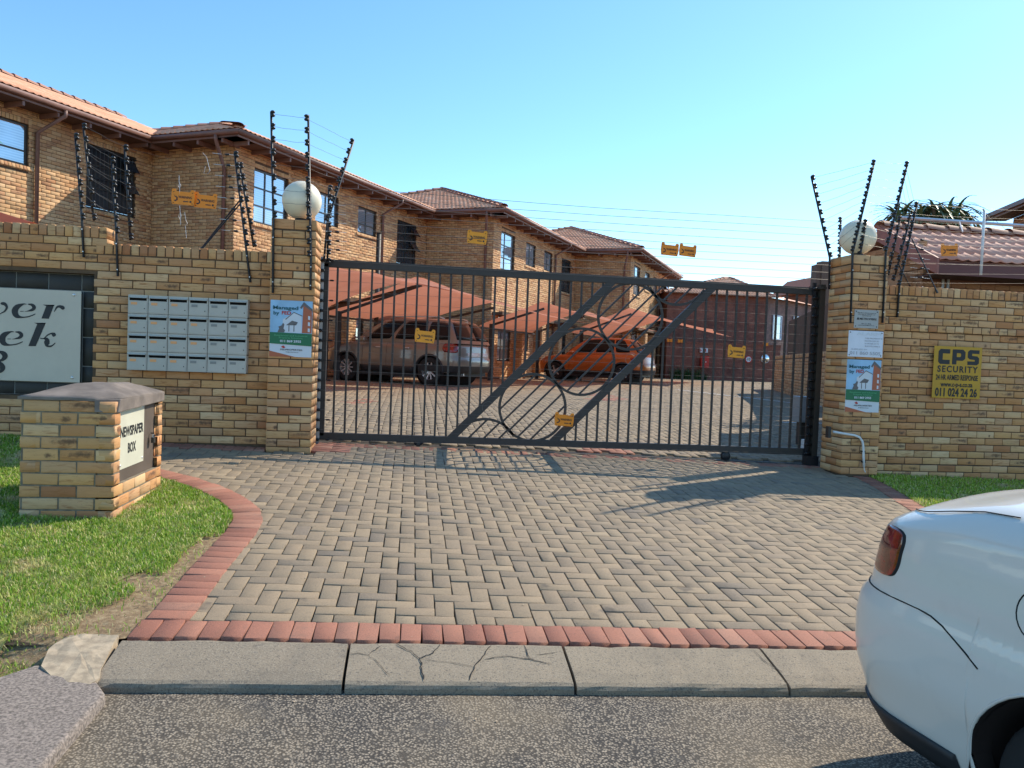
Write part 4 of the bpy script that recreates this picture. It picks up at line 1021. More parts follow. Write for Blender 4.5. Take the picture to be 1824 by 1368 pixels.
# ================================================================== ELECTRIC FENCE POSTS, WIRES, GLOBES, WARNING PLATES
ins_me = {}
def insul(parent, p, d):
    if 'a' not in ins_me:
        ob = MB().lathe([(0, -.032), (.013, -.032), (.024, -.024), (.024, -.012), (.013, -.006), (.013, .006), (.024, .012), (.024, .024), (.013, .032), (0, .032)], 8).build('insulator', m_ins, None, True); ins_me['a'] = ob.data; bpy.data.objects.remove(ob)
    o = bpy.data.objects.new('insulator', ins_me['a']); COL.objects.link(o); o.parent = parent
    o.matrix_basis = Matrix.Translation(p) @ Vector(d).normalized().to_track_quat('Z', 'Y').to_matrix().to_4x4(); return o
POSTS = {}
def fpost(key, label, pts, t, n, t2=None, flat_base=True, side=-1, r=.012, group='black electric fence posts'):
    """pts: base, (bend), top seen positions; t depth of base, t2 of the top"""
    t2 = t if t2 is None else t2; W = [at_y(*p, t+(t2-t)*(i/(len(pts)-1))**1) for i, p in enumerate(pts)]
    e = empty('fence_post', W[0], label, 'fence post', group); L0 = [p-W[0] for p in W]
    MB().tube(L0, r, 8).build('rod', m_black, e, True)
    if flat_base and len(L0) > 2:
        b = L0[1]; MB().bar(L0[0]+Vector((0, .004, 0)), b+Vector((0, .004, 0)), .036, .006, up=(1, 0, 0)).build('bracket', m_black, e)
        for f in (.15, .75): p = L0[0].lerp(b, f); MB().lathe([(0, -.004), (.006, -.004), (.007, .001)], 8, (p.x, -.014, p.z), 'y').build('bolt', m_alu, e)
    a, b = L0[-2], L0[-1]; out = []
    d = (b-a).normalized(); perp = Vector((d.z, 0, -d.x))*(-side)
    for i in range(n):
        p = a.lerp(b, .04+.94*i/(n-1)) if n > 1 else b
        insul(e, p+perp*.017+Vector((0, -.008, 0)), (0, 1, 0) if False else d); out.append(W[0]+p+perp*.028)
    POSTS[key] = out; return e
fpost('P1', 'electric fence post, leftmost on the raised end of the left wall', [(149, 458), (146, 392), (134, 240)], 8.385, 8)
fpost('P2', 'tallest electric fence post behind the raised end of the left wall', [(167, 393), (148, 222)], 8.66, 8)
fpost('P3', 'short electric fence post just right of the step in the left wall', [(210, 492), (207, 415), (199, 282)], 8.385, 7)
fpost('P4', 'electric fence post behind the step in the left wall', [(232, 428), (222, 260)], 8.66, 8)
fpost('P5', 'electric fence post on the wall between mailboxes and left pillar', [(446, 503), (438, 440), (418, 272)], 8.385, 9)
fpost('P6', 'electric fence post behind the wall, close to the left pillar', [(452, 440), (427, 292)], 8.66, 8)
fpost('P7', 'upright electric fence post on the left edge of the left pillar', [(486, 522), (487, 390), (483, 199)], 8.235, 9)
fpost('P8', 'upright electric fence post crossing the globe on the left pillar', [(553, 517), (554, 462), (549, 205)], 8.235, 12, side=1)
fpost('P9', 'electric fence post leaning right over the top of the gate', [(577, 465), (583, 395), (630, 250)], 8.80, 9, side=1)
fpost('P10', 'short electric fence post in front of the left globe', [(551, 470), (547, 324)], 8.30, 8, flat_base=False)
fpost('P11', 'short electric fence post just right of the left globe', [(583, 470), (586, 332)], 8.86, 9, flat_base=False)
fpost('R1', 'electric fence post leaning left from the right pillar over the gate', [(1477, 515), (1478, 460), (1445, 314)], 8.70, 10)
fpost('R2', 'tall electric fence post crossing the globe on the right pillar', [(1515, 575), (1519, 450), (1558, 287)], 8.275, 12, side=1)
fpost('R3', 'tall electric fence post on the right edge of the right pillar', [(1572, 575), (1578, 450), (1617, 290)], 8.275, 11, side=1)
fpost('R4', 'short electric fence post beside the right globe', [(1524, 500), (1543, 394)], 8.33, 8, flat_base=False, side=1)
fpost('R5', 'electric fence post at the left end of the right wall', [(1598, 565), (1602, 510), (1634, 362)], 8.455, 9, side=1)
fpost('R6', 'electric fence post close behind the right pillar', [(1582, 490), (1604, 388)], 8.75, 7, flat_base=False, side=1)
fpost('R7', 'electric fence post behind the right wall end', [(1592, 500), (1622, 385)], 8.70, 7, flat_base=False, side=1)
fpost('R8', 'upright electric fence post behind the right globe', [(1496, 460), (1498, 390)], 9.0, 6, flat_base=False, side=1)
def wires(name, label, A, B, sag=.01, r=.0016, jit=.004):
    A = [Vector(p) for p in A]; B = [Vector(p) for p in B]; e = empty(name, A[0], label, 'electric fence', 'electric fence wire runs')
    for p, q in zip(A, B):
        pts = [p.lerp(q, f)+Vector((0, 0, -sag*4*f*(1-f)+random.uniform(-jit, jit)*(0 < f < 1)))-A[0] for f in lin(0, 1, 9)]
        MB().tube(pts, r, 4, False).build('wire', m_wire, e)
    return e
wires('fence_wires', 'electric wires between the posts behind the raised wall end', POSTS['P2'], POSTS['P4'])
wires('fence_wires', 'electric wires between the front posts at the wall step', POSTS['P1'][1:], POSTS['P3'])
wires('fence_wires', 'electric wires between the two posts nearest the left pillar', POSTS['P5'][1:], POSTS['P6'])
wires('fence_wires', 'electric wires across the left pillar in front of the globe', POSTS['P7'], POSTS['P8'][3:], .004)
wires('fence_wires', 'electric wires from the left pillar to the leaning post over the gate', POSTS['P8'][3:], POSTS['P9'], .004)
wires('fence_wires', 'electric wires rising from the leaning post to the right pillar', POSTS['R1'], POSTS['R2'][2:], .004)
wires('fence_wires', 'electric wires between the two tallest posts on the right pillar', POSTS['R2'][1:], POSTS['R3'], .004)
wires('fence_wires', 'electric wires from the right pillar to the right wall', POSTS['R3'][4:], POSTS['R5'][2:], .004)
GA = [at_y(586, 333+i*14.6, 8.86) for i in range(9)]; GB = [at_y(1497, 396+i*12.9, 9.0) for i in range(9)]
wires('fence_wires', 'nine long electric wires strung in the air over the gate', GA, GB, .02, .0026, .006)
RA = POSTS['R5']; RB = [at_y(1900, 371+6+i*15.8, 8.62) for i in range(9)]
wires('fence_wires', 'electric wires along the top of the right wall', RA[::-1], RB, .012, .0010, .004)
wires('fence_wires', 'second set of wires above the right wall roof', [at_y(1618, 395+i*14.3, 8.75) for i in range(6)], [at_y(1900, 402+i*15, 8.75) for i in range(6)], .01, .0008)
wires('fence_wires', 'faint wires from the left wall posts toward the left pillar', POSTS['P4'], [p+Vector((-.35, .1, 0)) for p in POSTS['P6']], .02, .0008)
# insulated tensioners hanging off the wires
NTH = ['topmost', 'second from the top', 'third from the top', 'fourth from the top', 'fifth from the top', 'sixth from the top', 'seventh from the top', 'lowest']
def tensioner(px, py, t, i, L_=.085):
    p = at_y(px, py, t); e = empty('wire_tensioner', p, f'black wire strain insulator {"beside the left corner downpipe" if px < 520 else ("right of the left globe" if px < 1000 else "left of the gatehouse roof")}, {NTH[i]}', 'insulator', 'strain insulators on the fence wires')
    MB().tube([(-L_/2, 0, 0), (-L_*.1, 0, 0), (0, 0, 0), (L_*.35, 0, 0), (L_*.5, 0, 0)], [.002, .002, .011, .012, .003], 8).build('strain_insulator', m_ins, e, True)
    MB().tube([(-L_*1.6, 0, .004), (-L_/2, 0, 0)], .002, 5).build('hook', m_alu, e); MB().tube([(L_/2, 0, 0), (L_*1.4, 0, -.003)], .002, 5).build('hook', m_alu, e)
for i in range(8):
    tensioner(402+i*2.2, 275+i*19.5, 8.5, i)
    if i < 6: tensioner(596+i*.6, 365+i*16, 8.75, i)
    if i < 7: tensioner(1640, 427+i*17, 8.6, i)
# diagonal stays
def stay(label, a, b, ta, tb):
    A_, B_ = at_y(*a, ta), at_y(*b, tb); e = empty('stay_rod', A_, label, 'stay rod', 'fence stays'); MB().tube([(0, 0, 0), B_-A_], .008, 6).build('rod', m_black, e)
    MB().tube([Vector((0, 0, 0)), (B_-A_)*.05], .012, 6).build('end_cap', m_ins, e)
stay('upper of two black stay rods left of the left pillar', (356, 446), (431, 352), 8.6, 8.5)
stay('lower of two black stay rods left of the left pillar', (356, 448), (433, 357), 8.41, 8.5)
stay('long black stay rod slanting down onto the right wall', (1670, 522), (1624, 425), 8.44, 8.6)
stay('short black stay rod close beside the right pillar', (1621, 510), (1600, 470), 8.7, 8.6)
# silver pole behind the right wall
e = empty('silver_pole', at_y(1747, 490, 9.4), 'thin silver pole standing in front of the tiled roof on the right', 'pole'); p0 = at_y(1747, 490, 9.4)
MB().tube([(0, 0, 0), at_y(1753.5, 377, 9.4)-p0], .017, 8).build('rod', m_white, e, True); MB().tube([at_y(1753.5, 377, 9.4)-p0, at_y(1751, 372, 9.4)-p0], .012, 6).build('hook', m_alu, e)
# globe lamps
for label, c, zb0 in (('opal globe lamp on the pillar left of the gate', at_y(538, 357, 8.48), 2.815), ('opal globe lamp on the pillar right of the gate', at_y(1528, 424, 8.52), 2.80)):
    e = empty('globe_lamp', (c.x, c.y, zb0), label, 'lamp'); R_ = .205
    bm = bmesh.new(); bmesh.ops.create_uvsphere(bm, u_segments=40, v_segments=24, radius=R_); bmesh.ops.translate(bm, verts=bm.verts, vec=(0, 0, R_+.03)); me = bpy.data.meshes.new('globe'); bm.to_mesh(me); bm.free(); link('globe', me, m_globe, e, True)
    MB().lathe([(.0, 0), (.075, 0), (.075, .02), (.06, .05), (0, .05)], 20).build('base', m_black, e, True)
# warning plates
def warn(label, px, py, wpx, t, mat, tilt=0, yaw=0, back=False):
    p = at_y(px, py, t); sc = p.y/FPX*1.0; W = wpx*proj(p)[2]/FPX; H_ = W*.68; e = empty('warning_plate', p, label, 'warning sign', 'electric fence warning plates'); e.rotation_euler = (0, -rad(tilt), rad(yaw))
    S = [(-.46, -.5), (.46, -.5), (.5, -.1), (.49, .42), (.45, .5), (.34, .5), (.29, .34), (-.28, .34), (-.33, .5), (-.45, .5), (-.49, .42), (-.5, -.1)]
    mb = MB().prism([(a*W, b*H_) for a, b in S], -.0015, .0015); mb.build('plate', mat, e)
    lettering('WARNING', .10*W, -.02*H_, .22*H_, m_letter, e, .58*W, .0006, y=-.003)
    MB().lathe([(0, -.0022), (.045*W, -.0022), (.05*W, 0)], 10, (.33*W, 0, -.27*H_), 'y').build('emblem', m_letter, e)
    flat('print', [(.02*W, -.25*H_), (.24*W, -.25*H_), (.24*W, -.31*H_), (.02*W, -.31*H_)], m_letter, e, -.0025, .0008)
    flat('emblem', [(-.40*W, .14*H_), (-.33*W, .02*H_), (-.30*W, .05*H_), (-.22*W, -.06*H_), (-.22*W, -.22*H_), (-.32*W, -.32*H_), (-.40*W, -.25*H_), (-.28*W, -.20*H_), (-.27*W, -.08*H_), (-.34*W, -.02*H_)], m_letter, e, -.0025, .0008)
    for sx in (-.4, .4):
        for sz in (.3, -.4): MB().box(sx*W-.006, sx*W+.006, -.003, 0, sz*H_-.003, sz*H_+.003).build('slot', m_dark, e)
warn('orange warning plate, left one of the overlapping pair before the building', 326, 351, 40, 8.50, m_org, -2)
warn('orange warning plate, right one of the overlapping pair before the building', 366, 357, 40, 8.53, m_org, -3)
warn('yellow warning plate hanging in front of the middle brick gable wall', 850, 422, 36, 8.92, m_warn, -3)
warn('orange warning plate against the sky, left one of two above the gate', 1193, 444, 33, 8.93, m_org, -3)
warn('orange warning plate against the sky, right one of two above the gate', 1225, 446, 32, 8.93, m_org, -4)
warn('yellow warning plate on the gate in front of the silver car', 757, 598, 36, 8.85, m_warn, -4)
warn('yellow warning plate on the gate in front of the brown wall', 1312, 626, 33, 8.85, m_warn, -3)
warn('orange warning plate at the foot of the diagonal gate band', 1005, 747, 35, 8.85, m_org, -3)
warn('orange warning plate in front of the right tiled roof', 1691, 445, 33, 8.55, m_org, 3)
# hanging wire offcuts before the left building
e = empty('loose_wires', at_y(322, 380, 8.5), 'curled loose fence wires hanging beside the paired warning plates', 'wire'); lo2 = at_y(322, 380, 8.5)
MB().tube([at_y(x, y, 8.5)-lo2 for x, y in ((319, 312), (319, 325), (322, 330), (320, 337), (317, 330), (320, 325), (320, 345))], .002, 4).build('wire', m_alu, e)
MB().tube([at_y(x, y, 8.5)-lo2 for x, y in ((320, 366), (321, 378), (323, 385), (321, 392), (318, 385), (321, 378), (322, 400))], .002, 4).build('wire', m_alu, e)
MB().tube([at_y(x, y, 8.5)-lo2 for x, y in ((329, 378), (331, 392), (334, 398), (330, 402), (331, 410), (332, 424))], .002, 4).build('wire', m_alu, e)
MB().tube([at_y(x, y, 8.5)-lo2 for x, y in ((361, 272), (368, 280), (371, 292), (374, 304), (370, 310), (363, 309), (366, 296))], .002, 4).build('wire', m_alu, e)

# ================================================================== APARTMENT BUILDING
WZ0, EZ = .50, 6.60
bld = empty('apartment_building', (BO[0], BO[1], 0), 'long two storey golden brick apartment building stepping back in four wings under terracotta roofs', 'building', rotz=rad(90)-BETA)
# local frame: x along the building (away), y inward (= -b), z up
Bbase = Matrix.Translation((BO[0], BO[1], 0)) @ Matrix.Rotation(rad(90)-BETA, 4, 'Z')
ML, MS = 10.1, 2.68
WINS = [(.72, 2.08, 4.66, 6.04, 'tall'), (3.32, 4.45, 5.13, 6.02, 'pair'), (5.52, 6.60, 5.19, 6.01, 'small'), (7.95, 9.32, 4.52, 6.02, 'bars')]
WINA = [(2.9, 4.1, 5.2, 6.1, 'pair'), (5.35, 6.75, 5.22, 6.12, 'pair'), (8.18, 9.58, 4.61, 6.12, 'bars')]
GWIN = [(.72, 2.0, 1.30, 2.95, 'tall'), (3.12, 3.95, 1.7, 2.95, 'pair'), (5.25, 6.0, 1.8, 2.95, 'small'), (7.65, 9.0, .64, 2.95, 'door')]
bp = Pieces('brick', m_hbrick, 300, e=.004, jit=.001, nvar=5); mort = MB(); arch = bp
def window(x0, x1, z0, z1, kind, y, face='long'):
    """window in the plane y (front toward -y), reveal .09 deep"""
    w_, h_ = x1-x0, z1-z0; fr = MB(); yy = y+.085; T = .045
    for b in ((x0, x1, z0, z0+T), (x0, x1, z1-T, z1), (x0, x0+T, z0+T, z1-T), (x1-T, x1, z0+T, z1-T)): fr.box(b[0], b[1], yy-.02, yy+.02, b[2], b[3])
    if kind == 'tall': vs_, hs = [x0+w_*.36], [z0+h_*.33, z0+h_*.66]
    elif kind == 'pair': vs_, hs = [x0+w_*.5], [z0+h_*.36]
    elif kind == 'small': vs_, hs = [x0+w_*.5], [z0+h_*.36]
    elif kind == 'door': vs_, hs = [x0+w_*.5], [z1-.35]
    else: vs_, hs = [x0+w_*.5], [z0+h_*.35, z0+h_*.7]
    for v in vs_: fr.box(v-.02, v+.02, yy-.018, yy+.018, z0+T, z1-T)
    for q in hs: fr.box(x0+T, x1-T, yy-.016, yy+.016, q-.018, q+.018)
    f = fr.build('window', m_frame, bld)
    gx_ = [x0+T]+vs_+[x1-T]; gz_ = [z0+T]+hs+[z1-T]
    for i in range(len(gx_)-1):
        for j in range(len(gz_)-1):
            MB().box(gx_[i]+.012, gx_[i+1]-.012, yy+.0, yy+.006, gz_[j]+.012, gz_[j+1]-.012).build('pane', m_panedark if kind in ('bars', 'door') else m_pane, f)
    if kind == 'bars':
        b = MB()
        for i in range(1, 12): b.tube([(x0+w_*i/12, y-.02, z0+.02), (x0+w_*i/12, y-.02, z1-.02)], .007, 5)
        for q in (.05, .5, .95): b.box(x0, x1, y-.03, y-.012, z0+h_*q-.012, z0+h_*q+.012)
        b.build('burglar_bars', m_black, f)
        for k in (0, 1):   # open sashes
            zz_ = z0+h_*(.7 if k == 0 else .35); MB().quad((x1-.45, y+.04, zz_+.38), (x1-.05, y+.04, zz_+.38), (x1-.05, y-.22, zz_+.02), (x1-.45, y-.22, zz_+.02)).build('sash', m_panedark, f)
    if kind == 'door' : MB().box(x0+.06, x0+w_*.5, yy-.02, yy+.02, z0, z1-.38).build('door', simple('brown_door_%d' % random.randrange(999), (.13, .04, .03), .5), f)
    # brick sill and lintel
    upright_row(bp, (0, y, 0), EX, FR, x0-.06, x1+.06, z1+.058, h=.106, d=.1, proud=.002)
    if kind not in ('door',):
        n_ = round((x1-x0+.2)/.083)
        for i in range(n_):
            M = Matrix.Translation((x0-.1+(i+.5)*(x1-x0+.2)/n_, y-.035, z0-.05)) @ Matrix.Rotation(rad(-18), 4, 'X'); bp.add(.0735, .085, .14, M)
def holes_for(W, x_off): return [(a+x_off, b+x_off, c, d) for a, b, c, d, k in W]
for k in range(-1, 3):
    xo = ML*k; y = -MS*k; WW = WINS if k > -1 else WINA
    hs = holes_for(WW, xo)+holes_for(GWIN, xo)
    bh = [(a-.0, b, c-.095, d+.112) for a, b, c, d in hs]
    x_start = xo if k > -1 else xo
    L_ = ML if k < 2 else 10.2
    if k == 3: hs = [h for h in hs if h[1] < xo+L_]
    wall_core(mort, (0, y, 0), EX, FR, xo, xo+L_, WZ0, EZ-.12, hs, depth=.16)
    courses(bp, (0, y, 0), EX, FR, xo, xo+L_, EZ-.2-68*PZ-.02 if k != -1 else EZ-.2-50*PZ, EZ-.13, bh, phase=.03*k, d=.03)
    for W in (WW, GWIN):
        for a, b, c, d, kd in W:
            if k == -1 and W is GWIN: continue
            if b+xo < xo+L_: window(a+xo, b+xo, c, d, kd, y)
    # return wall facing the gate
    if k >= 0:
        wall_core(mort, (0, 0, 0), (0, 1, 0), (-1, 0, 0), 0, 0, 0, 0) if False else None
        mort.quad((xo+.006, y, WZ0), (xo+.006, y+MS+.1, WZ0), (xo+.006, y+MS+.1, EZ-.1), (xo+.006, y, EZ-.1))
        courses(bp, (xo, y, 0), (0, -1, 0), (-1, 0, 0), -MS, 0, EZ-.2-68*PZ-.02, EZ-.13, [], phase=.07, d=.03)
x = ML*2+10.2; mort.quad((x-.006, -MS*2, WZ0), (x-.006, -MS*2+8, WZ0), (x-.006, -MS*2+8, EZ-.1), (x-.006, -MS*2, EZ-.1))
bp.finish(bld, Bbase, 'brick_field'); mort.build('mortar', m_mortar_h, bld)
# roofs
def tile_shape(w, h, d, e, jit, var):
    """profiled tile: width along x, length along z (up the slope), outward -y"""
    key = ('tile', round(w, 3), round(h, 3), var % 3)
    if key not in _BC:
        nx = 9; V = []; R = np.random.default_rng(var % 3)
        for zz_, lift in ((-h/2, .013), (h/2, .0)):
            for i in range(nx):
                u = i/(nx-1); p = .5-.5*math.cos(u*2*math.pi*2); p = p**1.3; V.append(((u-.5)*w, -(lift+.034*p), zz_))
        for i in range(nx):
            u = i/(nx-1); p = (.5-.5*math.cos(u*4*math.pi))**1.3; V.append(((u-.5)*w, -(.002+.034*p*.6), -h/2))
        F = [[i, i+1, nx+i+1, nx+i] for i in range(nx-1)]+[[2*nx+i, 2*nx+i+1, i+1, i] for i in range(nx-1)]
        V = np.array(V); _BC[key] = (V, np.array(F), np.stack([V[:, 0], V[:, 2]], 1))
    return key, _BC[key]
def roof_plane(P, base, parent_m, eave_a, eave_b, up_dir, slope_len, poly_test, tw=.33, th=.345):
    """tiles on a plane: from eave point a to b, rows run along up_dir"""
    a = Vector(eave_a); b = Vector(eave_b); ux = (b-a).normalized(); uz = Vector(up_dir).normalized(); n = ux.cross(uz)
    if n.z < 0: n = -n
    R = Matrix((ux, -n, uz)).transposed().to_4x4(); Lx = (b-a).length; nr = int(slope_len/th)+1
    for j in range(nr):
        for i in range(int(Lx/tw)+1):
            x, z = (i+.5)*tw, (j+.5)*th
            if poly_test(x, z): P.add(tw, th*1.08, .02, Matrix.Translation(a+ux*x+uz*z+n*random.uniform(0, .003)) @ R)
tp_ = Pieces('roof_tile', m_tile, 300, nvar=3, shape=tile_shape); sheetm = MB(); caps = Pieces('ridge_tile', m_ridge, 300, nvar=3)
def cap_shape(w, h, d, e, jit, var):
    key = ('cap', round(w, 3), round(h, 3))
    if key not in _BC:
        V = []; n = 7
        for zz_, s_ in ((-h/2, 1.12), (h/2, .96)):
            for i in range(n):
                a = math.pi*i/(n-1); V.append((math.cos(a)*w/2*s_, -math.sin(a)*w*.34*s_+.03, zz_))
        V.append((0, .03, -h/2)); V = np.array(V); F = np.array([[i, i+1, n+i+1, n+i] for i in range(n-1)]+[[i+1, i, 2*n, 2*n] for i in range(n-1)])
        F = F[:n-1]; _BC[key] = (V, F, np.stack([V[:, 0], V[:, 2]], 1))
    return key, _BC[key]
caps.shape = cap_shape
def cap_line(P, a, b, step=.36):
    a, b = Vector(a), Vector(b); d = (b-a); L_ = d.length; uz = d.normalized(); ux = Vector((0, 0, 1)).cross(uz).normalized(); n = ux.cross(uz)
    if n.z < 0: n = -n
    ux = uz.cross(-n) if False else ux
    R = Matrix((ux, -n, uz)).transposed().to_4x4()
    k = int(L_/step)
    for i in range(k): P.add(.27, .40, .02, Matrix.Translation(a+uz*(i+.5)*step+n*.015) @ R @ Matrix.Rotation(rad(-3.5), 4, 'X'))
OV = .60; HW = 4.94; RISE = 1.86; TH = math.atan(RISE/HW)
fas = MB()
for k in range(-1, 3):
    xo = ML*k-OV; ye = -MS*k-OV; xe = ML*(k+1)+3 if k < 2 else ML*2+10.2+OV; z0 = EZ-.05+.07
    yr = ye+HW; zr_ = z0+RISE; xa = xo+HW
    if k == -1: xo -= 4; xa = xo
    up = (0, math.cos(TH), math.sin(TH)); sl = HW/math.cos(TH)
    def t_long(x, z, xo=xo, k=k, sl=sl, xe=xe):
        f = z/sl*HW
        if z > sl: return False
        if k >= 0 and x < f-.05: return False
        if k == 2 and x > (xe-xo)-f: return False
        return True
    roof_plane(tp_, Bbase, None, (xo, ye, z0), (xe, ye, z0), up, sl, t_long)
    sheetm.quad((xo, ye, z0-.02), (xe, ye, z0-.02), (xe if k < 2 else xe-HW, yr, zr_-.02), (xa if k >= 0 else xo, yr, zr_-.02)); sheetm.quad((xa, yr, zr_-.02), (xe-(HW if k == 2 else 0), yr, zr_-.02), (xe, ye+2*HW, z0), (xo, ye+2*HW, z0))
    if k >= 0:
        uph = (math.cos(TH), 0, math.sin(TH)); roof_plane(tp_, Bbase, None, (xo, ye, z0), (xo, ye+2*HW, z0), uph, sl, lambda x, z: z < sl and z/sl*HW-.05 < x < 2*HW-z/sl*HW+.05)
        sheetm.quad((xo, ye, z0-.02), (xa, yr, zr_-.02), (xo, ye+2*HW, z0-.02))
        cap_line(caps, (xo, ye, z0+.03), (xa, yr, zr_+.03)); cap_line(caps, (xo, ye+2*HW, z0+.03), (xa, yr, zr_+.03))
    if k == 2: cap_line(caps, (xe, ye, z0), (xe-HW, yr, zr_)); sheetm.quad((xe, ye, z0-.02), (xe-HW, yr, zr_-.02), (xe, ye+2*HW, z0-.02))
    cap_line(caps, (xa, yr, zr_+.02), (xe-(HW if k == 2 else 0), yr, zr_+.02))
    # fascia, gutter, soffit with rafter ends
    zf = z0-.03; x_end = ML*(k+1)-OV if k < 2 else xe
    fas.box(xo, x_end, ye, ye+.03, zf-.17, zf); 
    gut = MB(); gut.tube([(xo-.06, ye-.05, zf-.06), (x_end+.0, ye-.05, zf-.06)], .062, 8); gut.build('gutter', m_fascia, bld, True)
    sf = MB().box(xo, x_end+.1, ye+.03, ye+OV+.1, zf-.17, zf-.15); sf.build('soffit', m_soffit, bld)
    x = xo+.4
    while x < x_end: MB().box(x-.025, x+.025, ye+.03, ye+OV, zf-.27, zf-.171).build('rafter_end', m_fascia, bld); x += .8
    if k >= 0:
        fas.box(xo, xo+.03, ye+.03, ye+MS+OV, zf-.17, zf); gut = MB().tube([(xo-.05, ye-.06, zf-.06), (xo-.05, ye+MS-.0, zf-.06)], .062, 8).build('gutter', m_fascia, bld, True)
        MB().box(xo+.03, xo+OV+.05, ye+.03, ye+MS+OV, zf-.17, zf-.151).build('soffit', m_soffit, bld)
        yq = ye+.5
        while yq < ye+MS+.3: MB().box(xo+.03, xo+OV, yq-.03, yq+.03, zf-.27, zf-.171).build('rafter_end', m_fascia, bld); yq += .75
    # downpipes at the near corner
    xc, yc = ML*k, -MS*k
    if k >= 0: MB().tube([(xo-.05, ye+.62, zf-.1), (xo-.05, ye+.62, zf-.22), (xc-.06, yc+.28, zf-.75), (xc-.06, yc+.28, 1.2)], .045, 8).build('downpipe', m_fascia, bld, True)
    MB().tube([(xc+7.1, ye-.05, zf-.1), (xc+7.1, ye-.05, zf-.22), (xc+6.9, yc-.06, zf-.6), (xc+6.9, yc-.06, 1.0)], .045, 8).build('downpipe', m_fascia, bld, True)
fas.build('fascia', m_fascia, bld); tp_.finish(bld, Bbase, 'roof_tile_field'); caps.finish(bld, Bbase, 'ridge_tile_field'); sheetm.build('roof_underlay', m_tile, bld)
# ground floor piers and dark doorways seen between the carports
for k in range(0, 3):
    xo, y = ML*k, -MS*k
    pc = Pieces('brick', m_hbrick, 0, e=.004, jit=.001)
    for xx in (2.35, 4.6, 6.9):
        courses(pc, (0, y-.35, 0), EX, FR, xo+xx, xo+xx+.45, .6, 2.9, d=.1); courses(pc, (xo+xx+.45, y-.35, 0), (0, 1, 0), (1, 0, 0), 0, .35, .6, 2.9, d=.1); courses(pc, (xo+xx, y-.35, 0), (0, -1, 0), (-1, 0, 0), -.35, 0, .6, 2.9, d=.1)
    pc.finish(bld, Bbase, 'pier_bricks')
    mb = MB()
    for xx in (2.35, 4.6, 6.9): mb.box(xo+xx+.008, xo+xx+.442, y-.342, y-.0, .55, 2.95)
    mb.box(xo+.1, xo+9.4, y-.40, y-.0, 2.95, 3.05); mb.build('pier_mortar', m_mortar_h, bld)
# ================================================================== CARPORTS
def wb(a, b, z=0): return Vector((BO[0]+BU[0]*a+BN[0]*b, BO[1]+BU[1]*a+BN[1]*b, z))
def carport(label, a0, a1, b0, b1, br, zi, zr0, zr1, ze):
    """shade net over a ridge at b=br, steep concave outer slope, posts on the inner side"""
    loc = wb(a0, b0, .64); e = empty('carport', loc, label, 'carport', 'terracotta shade net carports'); vr = (br-b0)/(b1-b0)
    W = lambda a, b, z: wb(a, b, z)-loc
    def sz(u, v):
        zr = zr0+(zr1-zr0)*u-.10*4*u*(1-u)
        return zi+(zr-zi)*(v/vr)**.8 if v < vr else ze+(zr-ze)*((1-v)/(1-vr))**1.3
    n = 24; V = []
    for j in range(n+1):
        for i in range(n+1):
            u, v = i/n, j/n; q = (v/vr if v < vr else (v-vr)/(1-vr)); c = .28*math.sin(math.pi*q); uu = u*(1-2*c/(a1-a0))+c/(a1-a0)
            V.append(tuple(W(a0+(a1-a0)*uu, b0+(b1-b0)*(v-(.25*4*u*(1-u)/(b1-b0) if v == 1 else 0)), sz(u, v))))
    F = [[j*(n+1)+i, j*(n+1)+i+1, (j+1)*(n+1)+i+1, (j+1)*(n+1)+i] for j in range(n) for i in range(n)]
    pmesh('shade_net', V, F, m_sail, e, True)
    for u in (.0, 1.0):
        a = a0+(a1-a0)*u+(.25 if u < .5 else -.25)
        MB().bar(W(a, b0+.35, .6), W(a, b0+.35, zi+.1), .13, .13).build('post', m_black, e)
        MB().bar(W(a, b0+.35, zi+.05), W(a, br, (zr0 if u < .5 else zr1)-.22), .05, .07).build('beam', m_gate, e)
    MB().bar(W(a0, b0+.1, zi-.05), W(a1, b0+.1, zi-.05), .05, .06).build('beam', m_gate, e)
carport('low shade net carport bay nearest the gate, left of the silver car', -3.2, 2.6, .8, 6.0, 3.9, 2.5, 3.25, 3.42, 2.9)
carport('shade net carport bay with the high corner over the silver car', 2.7, 8.3, .8, 6.9, 3.7, 2.45, 3.50, 3.28, 2.62)
carport('middle shade net carport bay between the two parked cars', 8.35, 13.6, 3.0, 8.2, 5.2, 2.45, 3.30, 3.35, 2.60)
carport('far shade net carport bay over the orange car', 13.65, 21.0, 4.6, 10.0, 6.9, 2.5, 3.50, 3.50, 2.75)
e = empty('lamp_post', wb(5.3, .9, .64), 'short dark pole rising above the nearest carport against the brick wall', 'pole'); MB().tube([(0, 0, 0), (0, 0, 4.45)], .075, 10).build('pole', m_gate, e, True)
MB().tube([(0, 0, 4.45), (0, 0, 4.47)], [.09, .09], 10).build('cap', m_gate, e)

